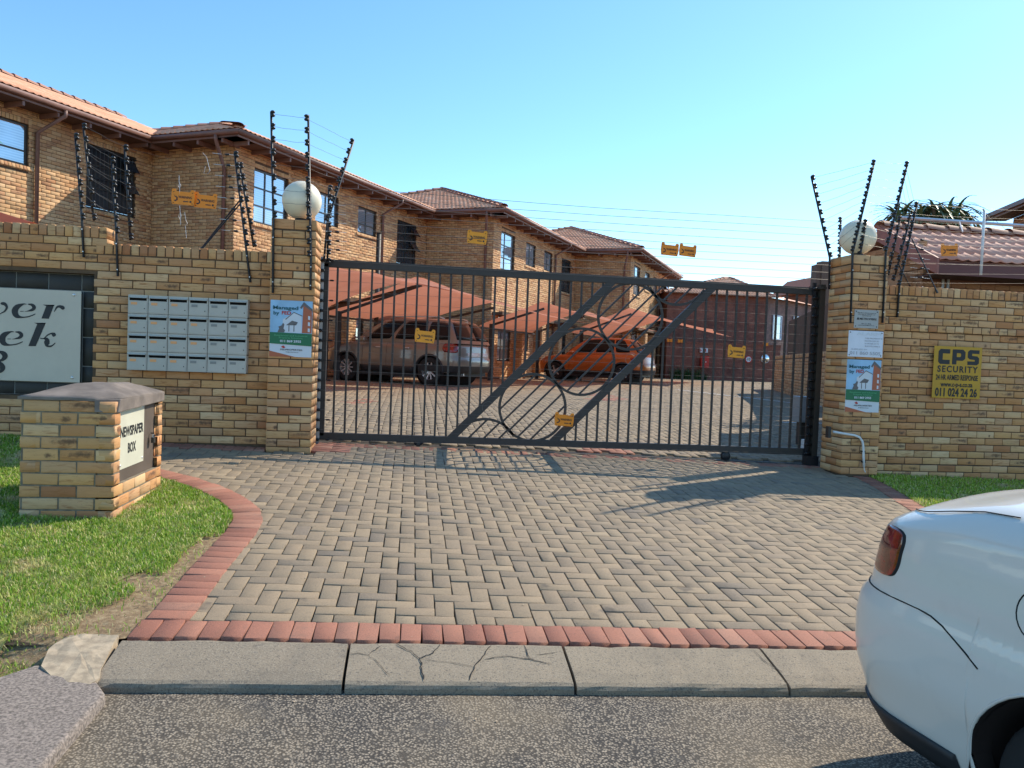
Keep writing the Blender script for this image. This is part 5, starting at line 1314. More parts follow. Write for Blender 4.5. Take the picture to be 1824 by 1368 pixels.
# ================================================================== CARS
class Car:
    def __init__(s, **k): s.wy = .125; s.__dict__.update(k)
    def half(s, u):
        """plan outline, u 0..1 rear centre->corner, 1..2 side, 2..3 front corner->centre"""
        W2 = s.W/2; n = s.n
        if u <= 1: p = u*math.pi/2; return (s.Rr*(1-math.cos(p)**(2/n)), W2*math.sin(p)**(2/n))
        if u <= 2: return (s.Rr+(s.L-s.Rr-s.Rf)*(u-1), W2)
        p = (3-u)*math.pi/2; return (s.L-s.Rf*(1-max(0, math.cos(p))**(2/n)), W2*math.sin(p)**(2/n))
    def interp(s, tab, x):
        if x <= tab[0][0]: return tab[0][1]
        for (a, b), (c, d) in zip(tab, tab[1:]):
            if x <= c:
                t = (x-a)/(c-a); t = t*t*(3-2*t)*.5+t*.5; return b+(d-b)*t
        return tab[-1][1]
    def body(s, u, z, v=None):
        x0, y0 = s.half(u); zt = s.interp(s.top, x0)
        hz = (z-.15)/(zt-.15)
        ins = s.interp(s.side, z) + (.05*max(0, (hz-.90)/.10)**2)
        tailx = s.interp(s.tail, z); nosex = s.interp(s.nose, z)
        fr = max(0, 1-x0/1.1)**1.5; ff = max(0, 1-(s.L-x0)/1.1)**1.5
        W2 = s.W/2; k = y0/W2
        x = x0+tailx*fr-nosex*ff
        # shoulder rounding also pulls the ends in
        r = .06*max(0, (hz-.90)/.10)**2
        x += r*fr*1.0-r*ff
        return Vector((x, y0*(1-ins/W2), z))
    def green(s, u, w_):
        """greenhouse, w 0 belt .. 1 roof edge"""
        W2 = s.W/2; n = 3.2
        bx0, bx1, by, rx0, rx1, ry = s.gh
        def ring(x0, x1, yy, cr):
            if u <= 1: p = u*math.pi/2; return (x0+cr*(1-math.cos(p)**(2/n)), yy*math.sin(p)**(2/n))
            if u <= 2: return (x0+cr+(x1-x0-2*cr)*(u-1), yy)
            p = (3-u)*math.pi/2; return (x1-cr*(1-math.cos(p)**(2/n)), yy*math.sin(p)**(2/n))
        a = ring(bx0, bx1, by, .22); b = ring(rx0, rx1, ry, .16); xm = a[0]+(b[0]-a[0])*w_
        zb = s.interp(s.top, a[0])-.02; zt = s.interp(s.roof, b[0]); bul = .03*math.sin(math.pi*w_)
        ww = w_+(.06*math.sin(math.pi*w_))
        return Vector((xm, (a[1]+(b[1]-a[1])*w_**1.25)+bul*(a[1]/by), zb+(zt-zb)*ww))
    def offs(s, fn, u, q, off):
        e = 1e-3; p = fn(u, q); du = fn(min(u+e, 3), q)-fn(max(0, u-e), q); dq = fn(u, q+e)-fn(u, q-e); n = du.cross(dq)
        if n.length < 1e-12: n = Vector((0, 1, 0))
        n.normalize(); c = Vector((s.L/2, 0, .7)); 
        if n.dot(p-c) < 0: n = -n
        return p+n*off
    def patch(s, name, mat, parent, fn, u0, u1, q0, q1, off=.006, nu=10, nq=8, sides=(-1, 1), sq=0.0, rim=True):
        out = []
        for sg in sides:
            V = []; 
            for j in range(nq+1):
                for i in range(nu+1):
                    a, b = 2*i/nu-1, 2*j/nq-1
                    a2 = a*(1-sq*b**4*.5*abs(a)**0.5); b2 = b*(1-sq*a**4*.5)
                    uu = lambda q: u0+(u1-u0)*(a2+1)/2
                    qq = q0+(q1-q0)*(b2+1)/2; p = s.offs(fn, uu(0), qq, off); V.append((p.x, p.y*sg, p.z))
            F = [[j*(nu+1)+i, j*(nu+1)+i+1, (j+1)*(nu+1)+i+1, (j+1)*(nu+1)+i] for j in range(nq) for i in range(nu)]
            if rim:   # edge turned back into the body
                n0 = len(V); edge = [i for i in range(nu+1)]+[(j)*(nu+1)+nu for j in range(1, nq+1)]+[nq*(nu+1)+i for i in range(nu-1, -1, -1)]+[j*(nu+1) for j in range(nq-1, 0, -1)]
                cen = Vector((s.L/2, 0, .6))
                for i in edge: p = Vector(V[i]); V.append(tuple(p+(Vector((cen.x, 0, p.z))-p).normalized()*(off+.006)))
                m = len(edge); F += [[edge[i], n0+i, n0+(i+1) % m, edge[(i+1) % m]] for i in range(m)]
            out.append(pmesh(name, V, F, mat, parent, True))
        return out
    def seam(s, parent, pts, r=.0035, sides=(-1, 1), fn=None, off=.0005, name='panel_gap'):
        fn = fn or s.body
        for sg in sides:
            Q = [s.offs(fn, u, z, off) for u, z in pts]; MB().tube([(p.x, p.y*sg, p.z) for p in Q], r, 5).build(name, m_seam, parent)
    def u_of(s, x): return 1+(x-s.Rr)/(s.L-s.Rr-s.Rf)
    def make(s, e, paint, res=.05, detail=1):
        W2 = s.W/2
        us = [i/14*1.0 for i in range(14)]; xs = set()
        x = s.Rr
        while x < s.L-s.Rf: xs.add(round(x, 4)); x += res
        for xw in s.wx:
            for k in range(0, 25): xs.add(round(xw-s.Ra*math.cos(math.pi*k/24), 4))
            xs.add(round(xw-s.Ra-.002, 4)); xs.add(round(xw+s.Ra+.002, 4))
        us += [s.u_of(x) for x in sorted(xs) if s.Rr < x < s.L-s.Rf]+[2+i/14 for i in range(0, 15)]
        us = sorted(set([1.0]+us)); nv = s.nv
        def zbot(x):
            z = s.interp(s.bot, x)
            for xw in s.wx:
                if abs(x-xw) <= s.Ra: z = max(z, s.wz+math.sqrt(max(0, s.Ra**2-(x-xw)**2)))
            return z
        V = []; F = []; nu = len(us); nd = 8; flg = []
        for u in us:
            x0, y0 = s.half(u); zb = zbot(x0); zt = s.interp(s.top, x0)
            for j in range(nv+1):
                v = j/nv; v = v**.85; z = zb+(zt-zb)*v; p = s.body(u, z); V.append(tuple(p))
            pe = Vector(V[-1])
            for j in range(1, nd+1):
                c = j/nd; V.append((pe.x, pe.y*(1-c), pe.z+s.crown*(1-(1-c)**2.2)*min(1, y0/W2+.2)))
            q = V[-(nv+1+nd)]; flg.append((q, (q[0], q[1]*.90-.0, q[2]+.0)))
        st = nv+1+nd
        for i in range(nu-1):
            for j in range(nv+nd): F.append([i*st+j, (i+1)*st+j, (i+1)*st+j+1, i*st+j+1])
        n = len(V); V2 = [(x, -y, z) for x, y, z in V]; F2 = [[n+i for i in f][::-1] for f in F]
        bm = bmesh.new(); vs_ = [bm.verts.new(v) for v in V+V2]
        for f in F+F2:
            try: bm.faces.new([vs_[i] for i in f])
            except Exception: pass
        bmesh.ops.remove_doubles(bm, verts=bm.verts, dist=.0006); bmesh.ops.recalc_face_normals(bm, faces=bm.faces)
        me = bpy.data.meshes.new('body'); bm.to_mesh(me); bm.free(); s.obody = link('body', me, paint, e, True)
        fm = MB()
        for i in range(nu-1):
            for sg in (-1, 1): fm.quad(*[(p[0], p[1]*sg, p[2]) for p in (flg[i][0], flg[i+1][0], flg[i+1][1], flg[i][1])])
        fm.build('inner_arch', m_well, e)
        # greenhouse + roof
        ug = [i/10 for i in range(10)]+[1+i/16 for i in range(17)]+[2+i/10 for i in range(1, 11)]; nw = 8; V = []; F = []; nr = 7
        for u in ug:
            for j in range(nw+1): V.append(tuple(s.green(u, j/nw)))
            pe = Vector(V[-1])
            for j in range(1, nr+1):
                c = j/nr; V.append((pe.x, pe.y*(1-c), pe.z+.035*(1-(1-c)**2)))
        st = nw+1+nr
        for i in range(len(ug)-1):
            for j in range(st-1): F.append([i*st+j, (i+1)*st+j, (i+1)*st+j+1, i*st+j+1])
        n = len(V); V2 = [(x, -y, z) for x, y, z in V]; F2 = [[n+i for i in f][::-1] for f in F]
        bm = bmesh.new(); vs_ = [bm.verts.new(v) for v in V+V2]
        for f in F+F2:
            try: bm.faces.new([vs_[i] for i in f])
            except Exception: pass
        bmesh.ops.remove_doubles(bm, verts=bm.verts, dist=.0006); bmesh.ops.recalc_face_normals(bm, faces=bm.faces)
        me = bpy.data.meshes.new('cabin'); bm.to_mesh(me); bm.free(); link('cabin', me, paint, e, True)
        # glass
        for u0, u1 in s.side_glass: s.patch('side_window', m_cglass, e, s.green, u0, u1, .12, .90, .006, 10, 6, sq=.12)
        s.patch('rear_window', m_cglass, e, s.green, .0, .78, .14, .93, .006, 8, 6, sq=.0)
        s.patch('windscreen', m_cglass, e, s.green, 2.22, 3.0, .05, .93, .006, 8, 6, sq=.0)
        # wheels
        for xw in s.wx:
            for sg in (-1, 1): s.wheel(e, xw, sg)
            MB().lathe([(s.Ra-.003, -s.W/2+.03), (s.Ra-.003, s.W/2-.03)], 28, (xw, 0, s.wz), 'y').build('wheel_well', m_well, e, True)
        MB().box(s.wx[0]+s.Ra-.02, s.wx[1]-s.Ra+.02, -W2+.10, W2-.10, .19, .5).build('underbody', m_plastic, e)
        MB().box(.22, s.wx[0]-s.Ra+.03, -W2+.20, W2-.20, .25, .6).build('underbody', m_plastic, e)
    def wheel(s, e, xw, sg):
        R_ = s.R; y = sg*(s.W/2-s.wy); wh = bpy.data.objects.new('wheel', None); 
        prof = [(R_*.62, -.095), (R_*.70, -.105), (R_*.93, -.102), (R_*.985, -.085), (R_, -.06), (R_, .06), (R_*.985, .085), (R_*.93, .102), (R_*.70, .105), (R_*.62, .095)]
        ty = MB().lathe(prof, 32, (0, 0, 0), 'y').build('wheel', m_rubber, e, True); ty.location = (xw, y, R_)
        rm = MB(); rm.lathe([(R_*.62, .09), (R_*.66, .098), (R_*.63, .085), (R_*.60, .0), (R_*.60, -.05)], 28, (0, 0, 0), 'y')
        rm.lathe([(0, .075), (R_*.13, .07), (R_*.16, .055), (R_*.16, .03)], 14, (0, 0, 0), 'y')
        for k in range(s.spokes):
            a = 2*math.pi*k/s.spokes; d = Vector((math.cos(a), 0, math.sin(a))); rm.bar(d*R_*.12+Vector((0, .055, 0)), d*R_*.63+Vector((0, .075, 0)), s.sw, .03, up=(0, 1, 0)) if False else rm.bar(d*R_*.12+Vector((0, .055, 0)), d*R_*.63+Vector((0, .075, 0)), .03, s.sw, up=Vector((-d.z, 0, d.x)) if False else (0, 1, 0))
        if sg < 0: rm.V = [(x, -yy, z) for x, yy, z in rm.V]
        rim = rm.build('rim', m_rim, ty); MB().lathe([(0, 0), (R_*.6, 0)], 20, (0, sg*.0, 0), 'y').build('brake_disc', m_plastic, ty)
# --- white sedan in the foreground
ws = Car(W=1.66, L=4.19, n=3.0, Rr=.52, Rf=.75, crown=.070, nv=26, wy=.17, Ra=.35, wz=.30, R=.295, spokes=7, sw=.05, wx=(1.13, 3.52),
         top=[(0, 1.02), (.25, 1.045), (.7, 1.105), (1.1, 1.12), (1.7, 1.03), (2.9, .97), (3.3, .93), (4.19, .70)],
         bot=[(0, .30), (.3, .235), (.5, .215), (3.6, .2), (4.19, .22)],
         side=[(.18, .085), (.33, .03), (.50, .0), (.65, .002), (.705, .010), (.74, .020), (.79, .020), (.90, .028), (1.0, .04), (1.10, .06)],
         tail=[(.2, .16), (.33, .06), (.46, .008), (.60, .0), (.69, .018), (.725, .05), (.75, .075), (.80, .085), (.88, .105), (.97, .14), (1.04, .20)],
         nose=[(.2, .06), (.45, 0), (.6, .05), (.9, .3)], gh=(.78, 3.15, .70, 1.38, 2.45, .56), roof=[(1.2, 1.43), (1.9, 1.46), (2.6, 1.43)], side_glass=[(1.12, 1.47), (1.53, 1.93)])
WS_ANG = -math.pi/2+rad(8.0); WS_POS = Vector((2.47, 3.06, 0))
e = empty('white_sedan', (WS_POS.x, WS_POS.y, -.025*WS_POS.x), 'white sedan seen from its rear quarter at the right edge, parked on the road', 'car', rotz=WS_ANG)
ws.make(e, m_carwhite, .04)
for o in ws.patch('tail_light', m_tail, e, ws.body, .72, .925, .80, .975, .006, 14, 16, sq=.30):
    o.data.materials.append(m_tailw); o.data.materials.append(m_tailo); o.data.materials.append(m_seam)
    for q in range(14*16):
        i, j = q % 14, q//14; o.data.polygons[q].material_index = 1 if j >= 9 and i < 8+(16-j)//2 else (2 if j < 4 and 2 < i < 12 else 0)
    for q in range(14*16, len(o.data.polygons)): o.data.polygons[q].material_index = 3
ws.seam(e, [(u, .735) for u in lin(.0, .95, 24)]+[(ws.u_of(.54), .733), (ws.u_of(.60), .727), (ws.u_of(.66), .712), (ws.u_of(.72), .686), (ws.u_of(.77), .662), (ws.u_of(.82), .632)], .0030, off=.0002)
ws.seam(e, [(ws.u_of(1.0)+math.cos(a)*.030, .85+math.sin(a)*.08) for a in lin(0, 6.283, 28)], .0028, sides=(-1,), off=-.0008)
for sx in (1.60, 2.60): ws.seam(e, [(ws.u_of(sx), z) for z in lin(.24, .93, 12)], .003, off=-.001)
V = []
for sg in (-1, 1):
    for xw in ws.wx:
        MB().tube([(xw-math.cos(a)*(ws.Ra+.004), sg*(ws.body(ws.u_of(xw), ws.wz+math.sin(a)*ws.Ra).y-.002), ws.wz+math.sin(a)*(ws.Ra+.004)) for a in lin(-.1, math.pi+.1, 26)], .006, 6).build('arch_lip', m_carwhite, e, True)
ws.patch('lower_valance', m_plastic, e, ws.body, .0, ws.u_of(.70), .225, .315, .010, 24, 3)
ws.patch('handle', m_carwhite, e, ws.body, ws.u_of(1.62), ws.u_of(1.82), .78, .81, .02, 6, 3, sq=.2)
for sg in (-1, 1): MB().tube([(p.x, p.y*sg, p.z+.004) for p in [ws.body(u, ws.interp(ws.top, ws.half(u)[0])-.006) for u in lin(.62, 1.10, 10)]], .0022, 5).build('boot_gap', m_seam, e)
ws.patch('number_plate', m_white, e, ws.body, .0, .34, .50, .60, .006, 4, 3)
# --- champagne SUV
sv = Car(W=1.88, L=4.68, n=3.2, Rr=.45, Rf=.75, crown=.02, nv=14, Ra=.41, wz=.36, R=.365, spokes=10, sw=.045, wx=(.98, 3.70),
         top=[(0, 1.12), (2.9, 1.10), (3.4, 1.08), (4.1, .98), (4.68, .80)], bot=[(0, .42), (.4, .34), (4.2, .28), (4.68, .30)],
         side=[(.2, .08), (.42, .02), (.6, .0), (.9, .012), (1.1, .05)], tail=[(.3, .08), (.5, .0), (.68, .0), (.75, .03), (1.12, .07)], nose=[(.3, .05), (.6, 0), (.9, .1)],
         gh=(.06, 3.62, .86, .42, 2.70, .62), roof=[(.3, 1.66), (1.2, 1.72), (2.2, 1.72), (2.8, 1.68)], side_glass=[(1.02, 1.26), (1.30, 1.62), (1.66, 1.93)])
def place(car, rear_wheel, front_wheel, side):
    """put the car so that the ground contacts of the wheels seen on `side` (y sign) match"""
    r = Vector(rear_wheel); f = Vector(front_wheel); d = (f-r).normalized(); yl = Vector((-d.y, d.x)); org = r-d*car.wx[0]-yl*(side*(car.W/2-.1)); return org, math.atan2(d.y, d.x)
org, ang = place(sv, (.50, 20.2), (-1.75, 21.75), 1)
e = empty('silver_suv', (org.x, org.y, .655), 'champagne silver SUV parked nose in under the nearest carport', 'car', rotz=ang)
sv.make(e, m_carsilv, .08)
sv.patch('tail_light', m_tail, e, sv.body, .62, 1.03, .86, 1.10, .01, 8, 6, sq=.2); sv.patch('number_plate', m_white, e, sv.body, 0, .26, .76, .87, .01, 4, 3)
sv.patch('bumper', m_plastic, e, sv.body, 0, 1.25, .36, .52, .012, 16, 3, rim=False); sv.patch('sill', m_plastic, e, sv.body, sv.u_of(1.45), sv.u_of(3.22), .30, .46, .012, 12, 3)
for xw in sv.wx:
    for sg in (-1, 1): MB().tube([(xw-math.cos(a)*(sv.Ra+.02), sg*(sv.W/2-.012), sv.wz+math.sin(a)*(sv.Ra+.02)) for a in lin(-.15, math.pi+.15, 20)], .032, 6).build('arch_cladding', m_plastic, e, True)
for sx in (1.45, 2.35, 3.15): sv.seam(e, [(sv.u_of(sx), z) for z in lin(.46, 1.06, 8)], .005)
for sx in (1.6, 2.5): sv.patch('handle', m_rim, e, sv.body, sv.u_of(sx), sv.u_of(sx+.2), .93, .955, .03, 4, 2)
for sg in (-1, 1):
    MB().tube([(.75, sg*.60, 1.74), (.9, sg*.62, 1.79), (2.3, sg*.62, 1.79), (2.5, sg*.60, 1.73)], .018, 6).build('roof_rail', m_rim, e, True)
    o = MB().box(2.98, 3.16, sg*.93-(.0 if sg > 0 else .16), sg*.93+(.16 if sg > 0 else 0), 1.08, 1.22).build('mirror', m_carsilv, e, True); bevel_obj(o, .04, 3)
MB().lathe([(0, 0), (.028, 0), (.028, .06)], 10, (.10, .62, .30), 'x').build('exhaust', m_alu, e)
# --- orange crossover
oc = Car(W=1.84, L=4.45, n=3.2, Rr=.5, Rf=.8, crown=.02, nv=14, Ra=.39, wz=.345, R=.345, spokes=5, sw=.10, wx=(.92, 3.58),
         top=[(0, 1.08), (1.2, 1.06), (2.8, 1.0), (3.3, .98), (4.0, .90), (4.45, .74)], bot=[(0, .42), (.4, .33), (4.2, .27), (4.45, .30)],
         side=[(.2, .08), (.42, .02), (.6, .0), (.9, .015), (1.1, .06)], tail=[(.3, .07), (.5, .0), (.66, .0), (.78, .05), (1.12, .12)], nose=[(.3, .05), (.6, 0), (.9, .12)],
         gh=(.22, 3.35, .83, .72, 2.45, .60), roof=[(.6, 1.57), (1.2, 1.64), (1.9, 1.65), (2.5, 1.60)], side_glass=[(1.06, 1.28), (1.31, 1.60), (1.63, 1.93)])
org, ang = place(oc, (7.7, 27.5), (5.35, 29.0), 1)
e = empty('orange_crossover', (org.x, org.y, .65), 'burnt orange crossover parked under the far carport', 'car', rotz=ang)
oc.make(e, m_carorg, .08)
oc.patch('tail_light', m_tail, e, oc.body, .62, 1.03, .86, .96, .01, 8, 4, sq=.2); oc.patch('bumper', m_plastic, e, oc.body, 0, 1.2, .34, .50, .012, 14, 3, rim=False); oc.patch('sill', m_plastic, e, oc.body, oc.u_of(1.36), oc.u_of(3.14), .29, .42, .012, 10, 3)
for xw in oc.wx:
    for sg in (-1, 1): MB().tube([(xw-math.cos(a)*(oc.Ra+.02), sg*(oc.W/2-.012), oc.wz+math.sin(a)*(oc.Ra+.02)) for a in lin(-.15, math.pi+.15, 20)], .03, 6).build('arch_cladding', m_plastic, e, True)
for sx in (1.35, 2.2, 3.0): oc.seam(e, [(oc.u_of(sx), z) for z in lin(.44, .98, 8)], .005)
for sg in (-1, 1): o = MB().box(2.80, 2.97, sg*.91-(.0 if sg > 0 else .16), sg*.91+(.16 if sg > 0 else 0), 1.0, 1.13).build('mirror', m_carorg, e, True); bevel_obj(o, .04, 3)

# ================================================================== NEIGHBOUR HOUSES
# small tiled gatehouse just behind the right wall
hx, hy, he, hr, hry = 7.08, 9.7, 3.02, 3.66, 11.1
gh = empty('gatehouse', (hx, hy, .3), 'low gatehouse with pink tiled roof just behind the right wall', 'building'); gho = -Vector((hx, hy, .3)); HB = Matrix.Translation((hx, hy, .3))
ht = Pieces('roof_tile', m_tile_r, 300, nvar=3, shape=tile_shape); sl = math.hypot(hry-hy, hr-he)
roof_plane(ht, HB, None, (0, 0, he-.3), (5.0, 0, he-.3), (0, hry-hy, hr-he), sl, lambda x, z: z < sl+.05, tw=.33, th=.345); ht.finish(gh, HB, 'roof_tile_field')
hc = Pieces('ridge_tile', m_ridge, 60, nvar=3, shape=cap_shape); cap_line(hc, Vector((0, hry-hy, hr-.3+.03)), Vector((5, hry-hy, hr-.3+.03))); hc.finish(gh, HB)
MB().quad((0, 0, he-.32), (5, 0, he-.32), (5, hry-hy, hr-.32), (0, hry-hy, hr-.32)).quad((0, hry-hy, hr-.32), (5, hry-hy, hr-.32), (5, 2*(hry-hy), he-.32), (0, 2*(hry-hy), he-.32)).build('roof_underlay', m_tile_r, gh)
for dx in (0,): 
    mb = MB(); mb.V = [(-.02, -.03, he-.3-.20), (-.02, -.03, he-.3+.02), (-.02, hry-hy, hr-.3+.05), (-.02, hry-hy, hr-.3-.19), (-.05, -.03, he-.3-.20), (-.05, -.03, he-.3+.02), (-.05, hry-hy, hr-.3+.05), (-.05, hry-hy, hr-.3-.19)]
    mb.F = [[0, 1, 2, 3], [4, 5, 6, 7], [0, 1, 5, 4], [1, 2, 6, 5], [2, 3, 7, 6], [3, 0, 4, 7]]; mb.build('barge_board', m_red if False else simple('barge_red', (.38, .14, .10), .6, var=.12), gh)
MB().box(0, 5, .0, .03, he-.3-.20, he-.3-.03).build('fascia', simple('fascia_red', (.16, .05, .04), .6), gh)
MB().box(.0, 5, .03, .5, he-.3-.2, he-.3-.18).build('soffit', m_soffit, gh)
P = Pieces('brick', m_obrick, 300, e=.004, jit=.0012, nvar=6)
courses(P, (0, .5, 0), EX, FR, .12, 5, 2.12-.3-2*PZ, he-.3-.18, d=.05); courses(P, (.12, .5, 0), (0, -1, 0), (-1, 0, 0), -1.7, 0, 2.12-.3-2*PZ, hr-.3-.25, d=.05); P.finish(gh, HB, 'brick_field')
MB().box(.128, 5, .508, 2.2, -.1, he-.3-.15).build('mortar', simple('mortar_red', (.20, .09, .055), .95), gh)
MB().box(-.1, .12, .7, 2.6, -.1, 2.55).build('side_wall', m_obrick, gh)
for x in (.42, .50): MB().tube([(x, .47, 1.5), (x, .47, he-.3-.2)], .018, 8).build('conduit', m_white, gh, True)
o = MB().box(1.52, 1.60, -.06, .0, he-.3-.30, he-.3-.14).build('bracket', m_white, gh)
rl = MB().tube([(0.35, hry-hy+.05, hr-.3+.20), (5.2, hry-hy+.05, hr-.3+.20)], .028, 6); rl.build('ridge_rail', m_alu, gh)
for x in (1.2, 2.5, 3.7): MB().tube([(x, hry-hy-.25, hr-.3-.02), (x+.15, hry-hy+.03, hr-.3+.19)], .012, 6).build('rail_bracket', m_alu, gh)
# big brick gable behind it
HO = Vector((17.4, 21.8, 0)); hd = Vector((-math.sin(rad(17)), -math.cos(rad(17)), 0)); hn = Vector((-hd.y*-1, 0, 0)); hn = Vector((hd.y, -hd.x, 0))
if hn.dot(-HO) < 0: hn = -hn
bg_ = empty('brown_brick_house', (HO.x, HO.y, .3), 'tall brown brick house with long dark eave behind the gatehouse at the right edge', 'building'); bo = Vector((0, 0, -.3))-hn*.55
P = Pieces('brick', m_obrick, 300, e=.004, jit=.001); courses(P, bo, hd, hn, .5, 11, 3.2, 6.15, d=.05); P.finish(bg_, Matrix.Translation((HO.x, HO.y, .3)), 'brick_field')
mb = MB(); q = lambda x, z, dd: tuple(bo+hd*x+Vector((0, 0, z))-hn*dd)
mb.quad(q(.5, 0, .006), q(11, 0, .006), q(11, 6.2, .006), q(.5, 6.2, .006)); mb.quad(q(.5, 0, .006), q(.5, 0, 6), q(.5, 6.2, 6), q(.5, 6.2, .006)); mb.build('mortar', m_mortar_h, bg_)
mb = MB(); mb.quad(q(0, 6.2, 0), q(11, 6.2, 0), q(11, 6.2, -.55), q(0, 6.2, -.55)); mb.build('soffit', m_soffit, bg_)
mb = MB(); mb.bar(q(0, 6.3, -.55), q(11, 6.3, -.55), .04, .22); mb.bar(q(0, 6.3, -.60), q(11, 6.3, -.60), .10, .10); mb.build('gutter', m_fascia, bg_)
mb = MB(); mb.quad(q(0, 6.42, -.55), q(11, 6.42, -.55), q(11, 8.3, 4.2), q(4.2, 8.3, 4.2)); mb.quad(q(0, 6.42, -.55), q(4.2, 8.3, 4.2), q(0, 6.42, 8)); mb.build('roof', m_tile, bg_)
# far brown brick block
fb = empty('brown_brick_block', (13.5, 40, .6), 'dark brown brick block with tiled hip roof at the end of the courtyard', 'building'); fo = Vector((13.5, 40, .6))
def bw(name, c1, c2, mo, sc):
    N = NT(name); uv = N.obj(); br = N.n('ShaderNodeTexBrick'); br.inputs['Color1'].default_value = c4(c1); br.inputs['Color2'].default_value = c4(c2); br.inputs['Mortar'].default_value = c4(mo)
    br.inputs['Scale'].default_value = 1; br.inputs['Brick Width'].default_value = .232; br.inputs['Row Height'].default_value = .0835; br.inputs['Mortar Size'].default_value = .008
    sp = N.n('ShaderNodeSeparateXYZ'); N.l(uv, sp.inputs[0]); cb = N.n('ShaderNodeCombineXYZ'); N.l(N.math('ADD', sp.outputs[0], sp.outputs[1]), cb.inputs[0]); N.l(sp.outputs[2], cb.inputs[1]); N.l(cb.outputs[0], br.inputs['Vector'])
    c = N.mix(N.ss(N.noise(uv, .9, 5, .7), .4, .7), br.outputs[0], c4([x*.6 for x in c1])); N.col(c); N.rough(.9); N.bump(br.outputs[1], .4, .004); return N.m
m_far = bw('brown_brick_far', (.22, .08, .058), (.32, .12, .08), (.15, .08, .06), 1)
m_far2 = bw('yellow_brick_far', (.42, .24, .10), (.52, .32, .15), (.16, .09, .05), 1)
X1 = 5.6
mb = MB(); mb.box(0, X1, 0, 8, -.2, 4.66); mb.build('wall', m_far, fb)
# side wing going back to the right with windows
mb = MB(); mb.V = [(X1, .0, -.2), (X1+5.5, 4.2, -.2), (X1+5.5, 4.2, 4.62), (X1, .0, 4.66)]; mb.F = [[0, 1, 2, 3]]; mb.build('wing_wall', bw('purple_brick_far', (.22, .13, .115), (.28, .16, .13), (.13, .08, .07), 1), fb)
for f, z0, z1 in ((.12, 2.4, 3.7), (.48, 2.0, 3.8)):
    a = Vector((X1+5.5*f, 4.2*f-.03, 0)); b = Vector((X1+5.5*(f+.14), 4.2*(f+.14)-.03, 0)); w1 = MB(); w1.quad((a.x, a.y-.03, z0), (b.x, b.y-.03, z0), (b.x, b.y-.03, z1), (a.x, a.y-.03, z1)); wf = w1.build('window', m_pane, fb)
    mb = MB(); mb.bar((a.x, a.y-.05, z0), (b.x, b.y-.05, z0), .06); mb.bar((a.x, a.y-.05, z1), (b.x, b.y-.05, z1), .06); mb.bar((a.x, a.y-.05, z0), (a.x, a.y-.05, z1), .06); mb.bar((b.x, b.y-.05, z0), (b.x, b.y-.05, z1), .06); mb.build('frame', m_fadebase, wf)
ap = at_y(1313, 490, 42)-fo
ft = Pieces('roof_tile', m_tile, 0, nvar=3, shape=tile_shape)
el, er = Vector((-.4, -.4, 4.62)), Vector((X1+.4, -.4, 4.62)); hh = ap.z-4.62; run = 3.6
roof_plane(ft, None, None, el, er, (0, run, hh), math.hypot(run, hh), lambda x, z: (z/math.hypot(run, hh))*(ap.x+.4) < x < (X1+.8)-(z/math.hypot(run, hh))*(X1+.4-ap.x))
ft.finish(fb, Matrix.Translation(fo), 'roof_tile_field')
A_ = Vector((ap.x, -.4+run, ap.z)); mb = MB()
mb.quad(el, er, A_); mb.quad(er, Vector((X1+6.2, 4.6, 4.60)), A_+Vector((4, 5, -.2)), A_); mb.quad(el, A_, Vector((-.4, 8, 4.62))); mb.V = [tuple(Vector(v)-Vector((0, 0, .03))) for v in mb.V]; mb.build('roof', m_tile, fb)
fc = Pieces('ridge_tile', m_ridge, 0, nvar=3, shape=cap_shape); cap_line(fc, el, A_); cap_line(fc, er, A_); fc.finish(fb, Matrix.Translation(fo), 'ridge_tile_field')
# low brown boundary wall in front of it
lb = empty('low_brown_wall', (13.2, 38.9, .6), 'low brown brick wall with soldier coping below the brown block', 'wall'); MB().box(0, 6.3, 0, .22, -.2, 1.9).build('wall', m_far, lb); MB().box(-.02, 6.32, -.02, .24, 1.9, 2.02).build('coping', simple('brown_coping', (.20, .075, .05), .9, var=.3, scale=20), lb)
def fp(px, py, t=38.86): return at_y(px, py, t)
def small(name, label, cat, px, py, w_, h_, mat, t=38.84, d=.08):
    p = fp(px, py, t); e = empty(name, p, label, cat); MB().box(-w_/2, w_/2, -d, 0, 0, h_).build('panel', mat, e); return e
k_ = 38.9/FPX
e = small('fire_hose_cabinet', 'red fire hose cabinet on the low brown wall', 'cabinet', 1253, 655, .42, .62, m_red, d=.22); MB().box(.0, .05, -.235, -.22, .28, .33).build('lock_plate', m_white, e)
e = small('fire_sign', 'white sign with red fire symbols above the red cabinet', 'sign', 1253, 628, .42, .24, m_print_w); flat('emblem', [(.05, .04), (.11, .04), (.11, .19), (.05, .19)], m_red, e, -.085); flat('emblem', [(-.2, .04), (-.13, .10), (-.2, .2)], m_red, e, -.085)
p = fp(1333, 640); e = empty('speed_sign', p, 'round speed limit sign with a red ring on the low brown wall', 'sign'); MB().lathe([(0, -.03), (.19, -.03), (.19, 0)], 24, (0, 0, 0), 'y').build('ring', m_red, e); MB().lathe([(0, -.036), (.145, -.036), (.145, -.03)], 24, (0, 0, 0), 'y').build('disc', m_print_w, e); lettering('10', 0, 0, .2, m_letter, e, .16, .004, y=-.04)
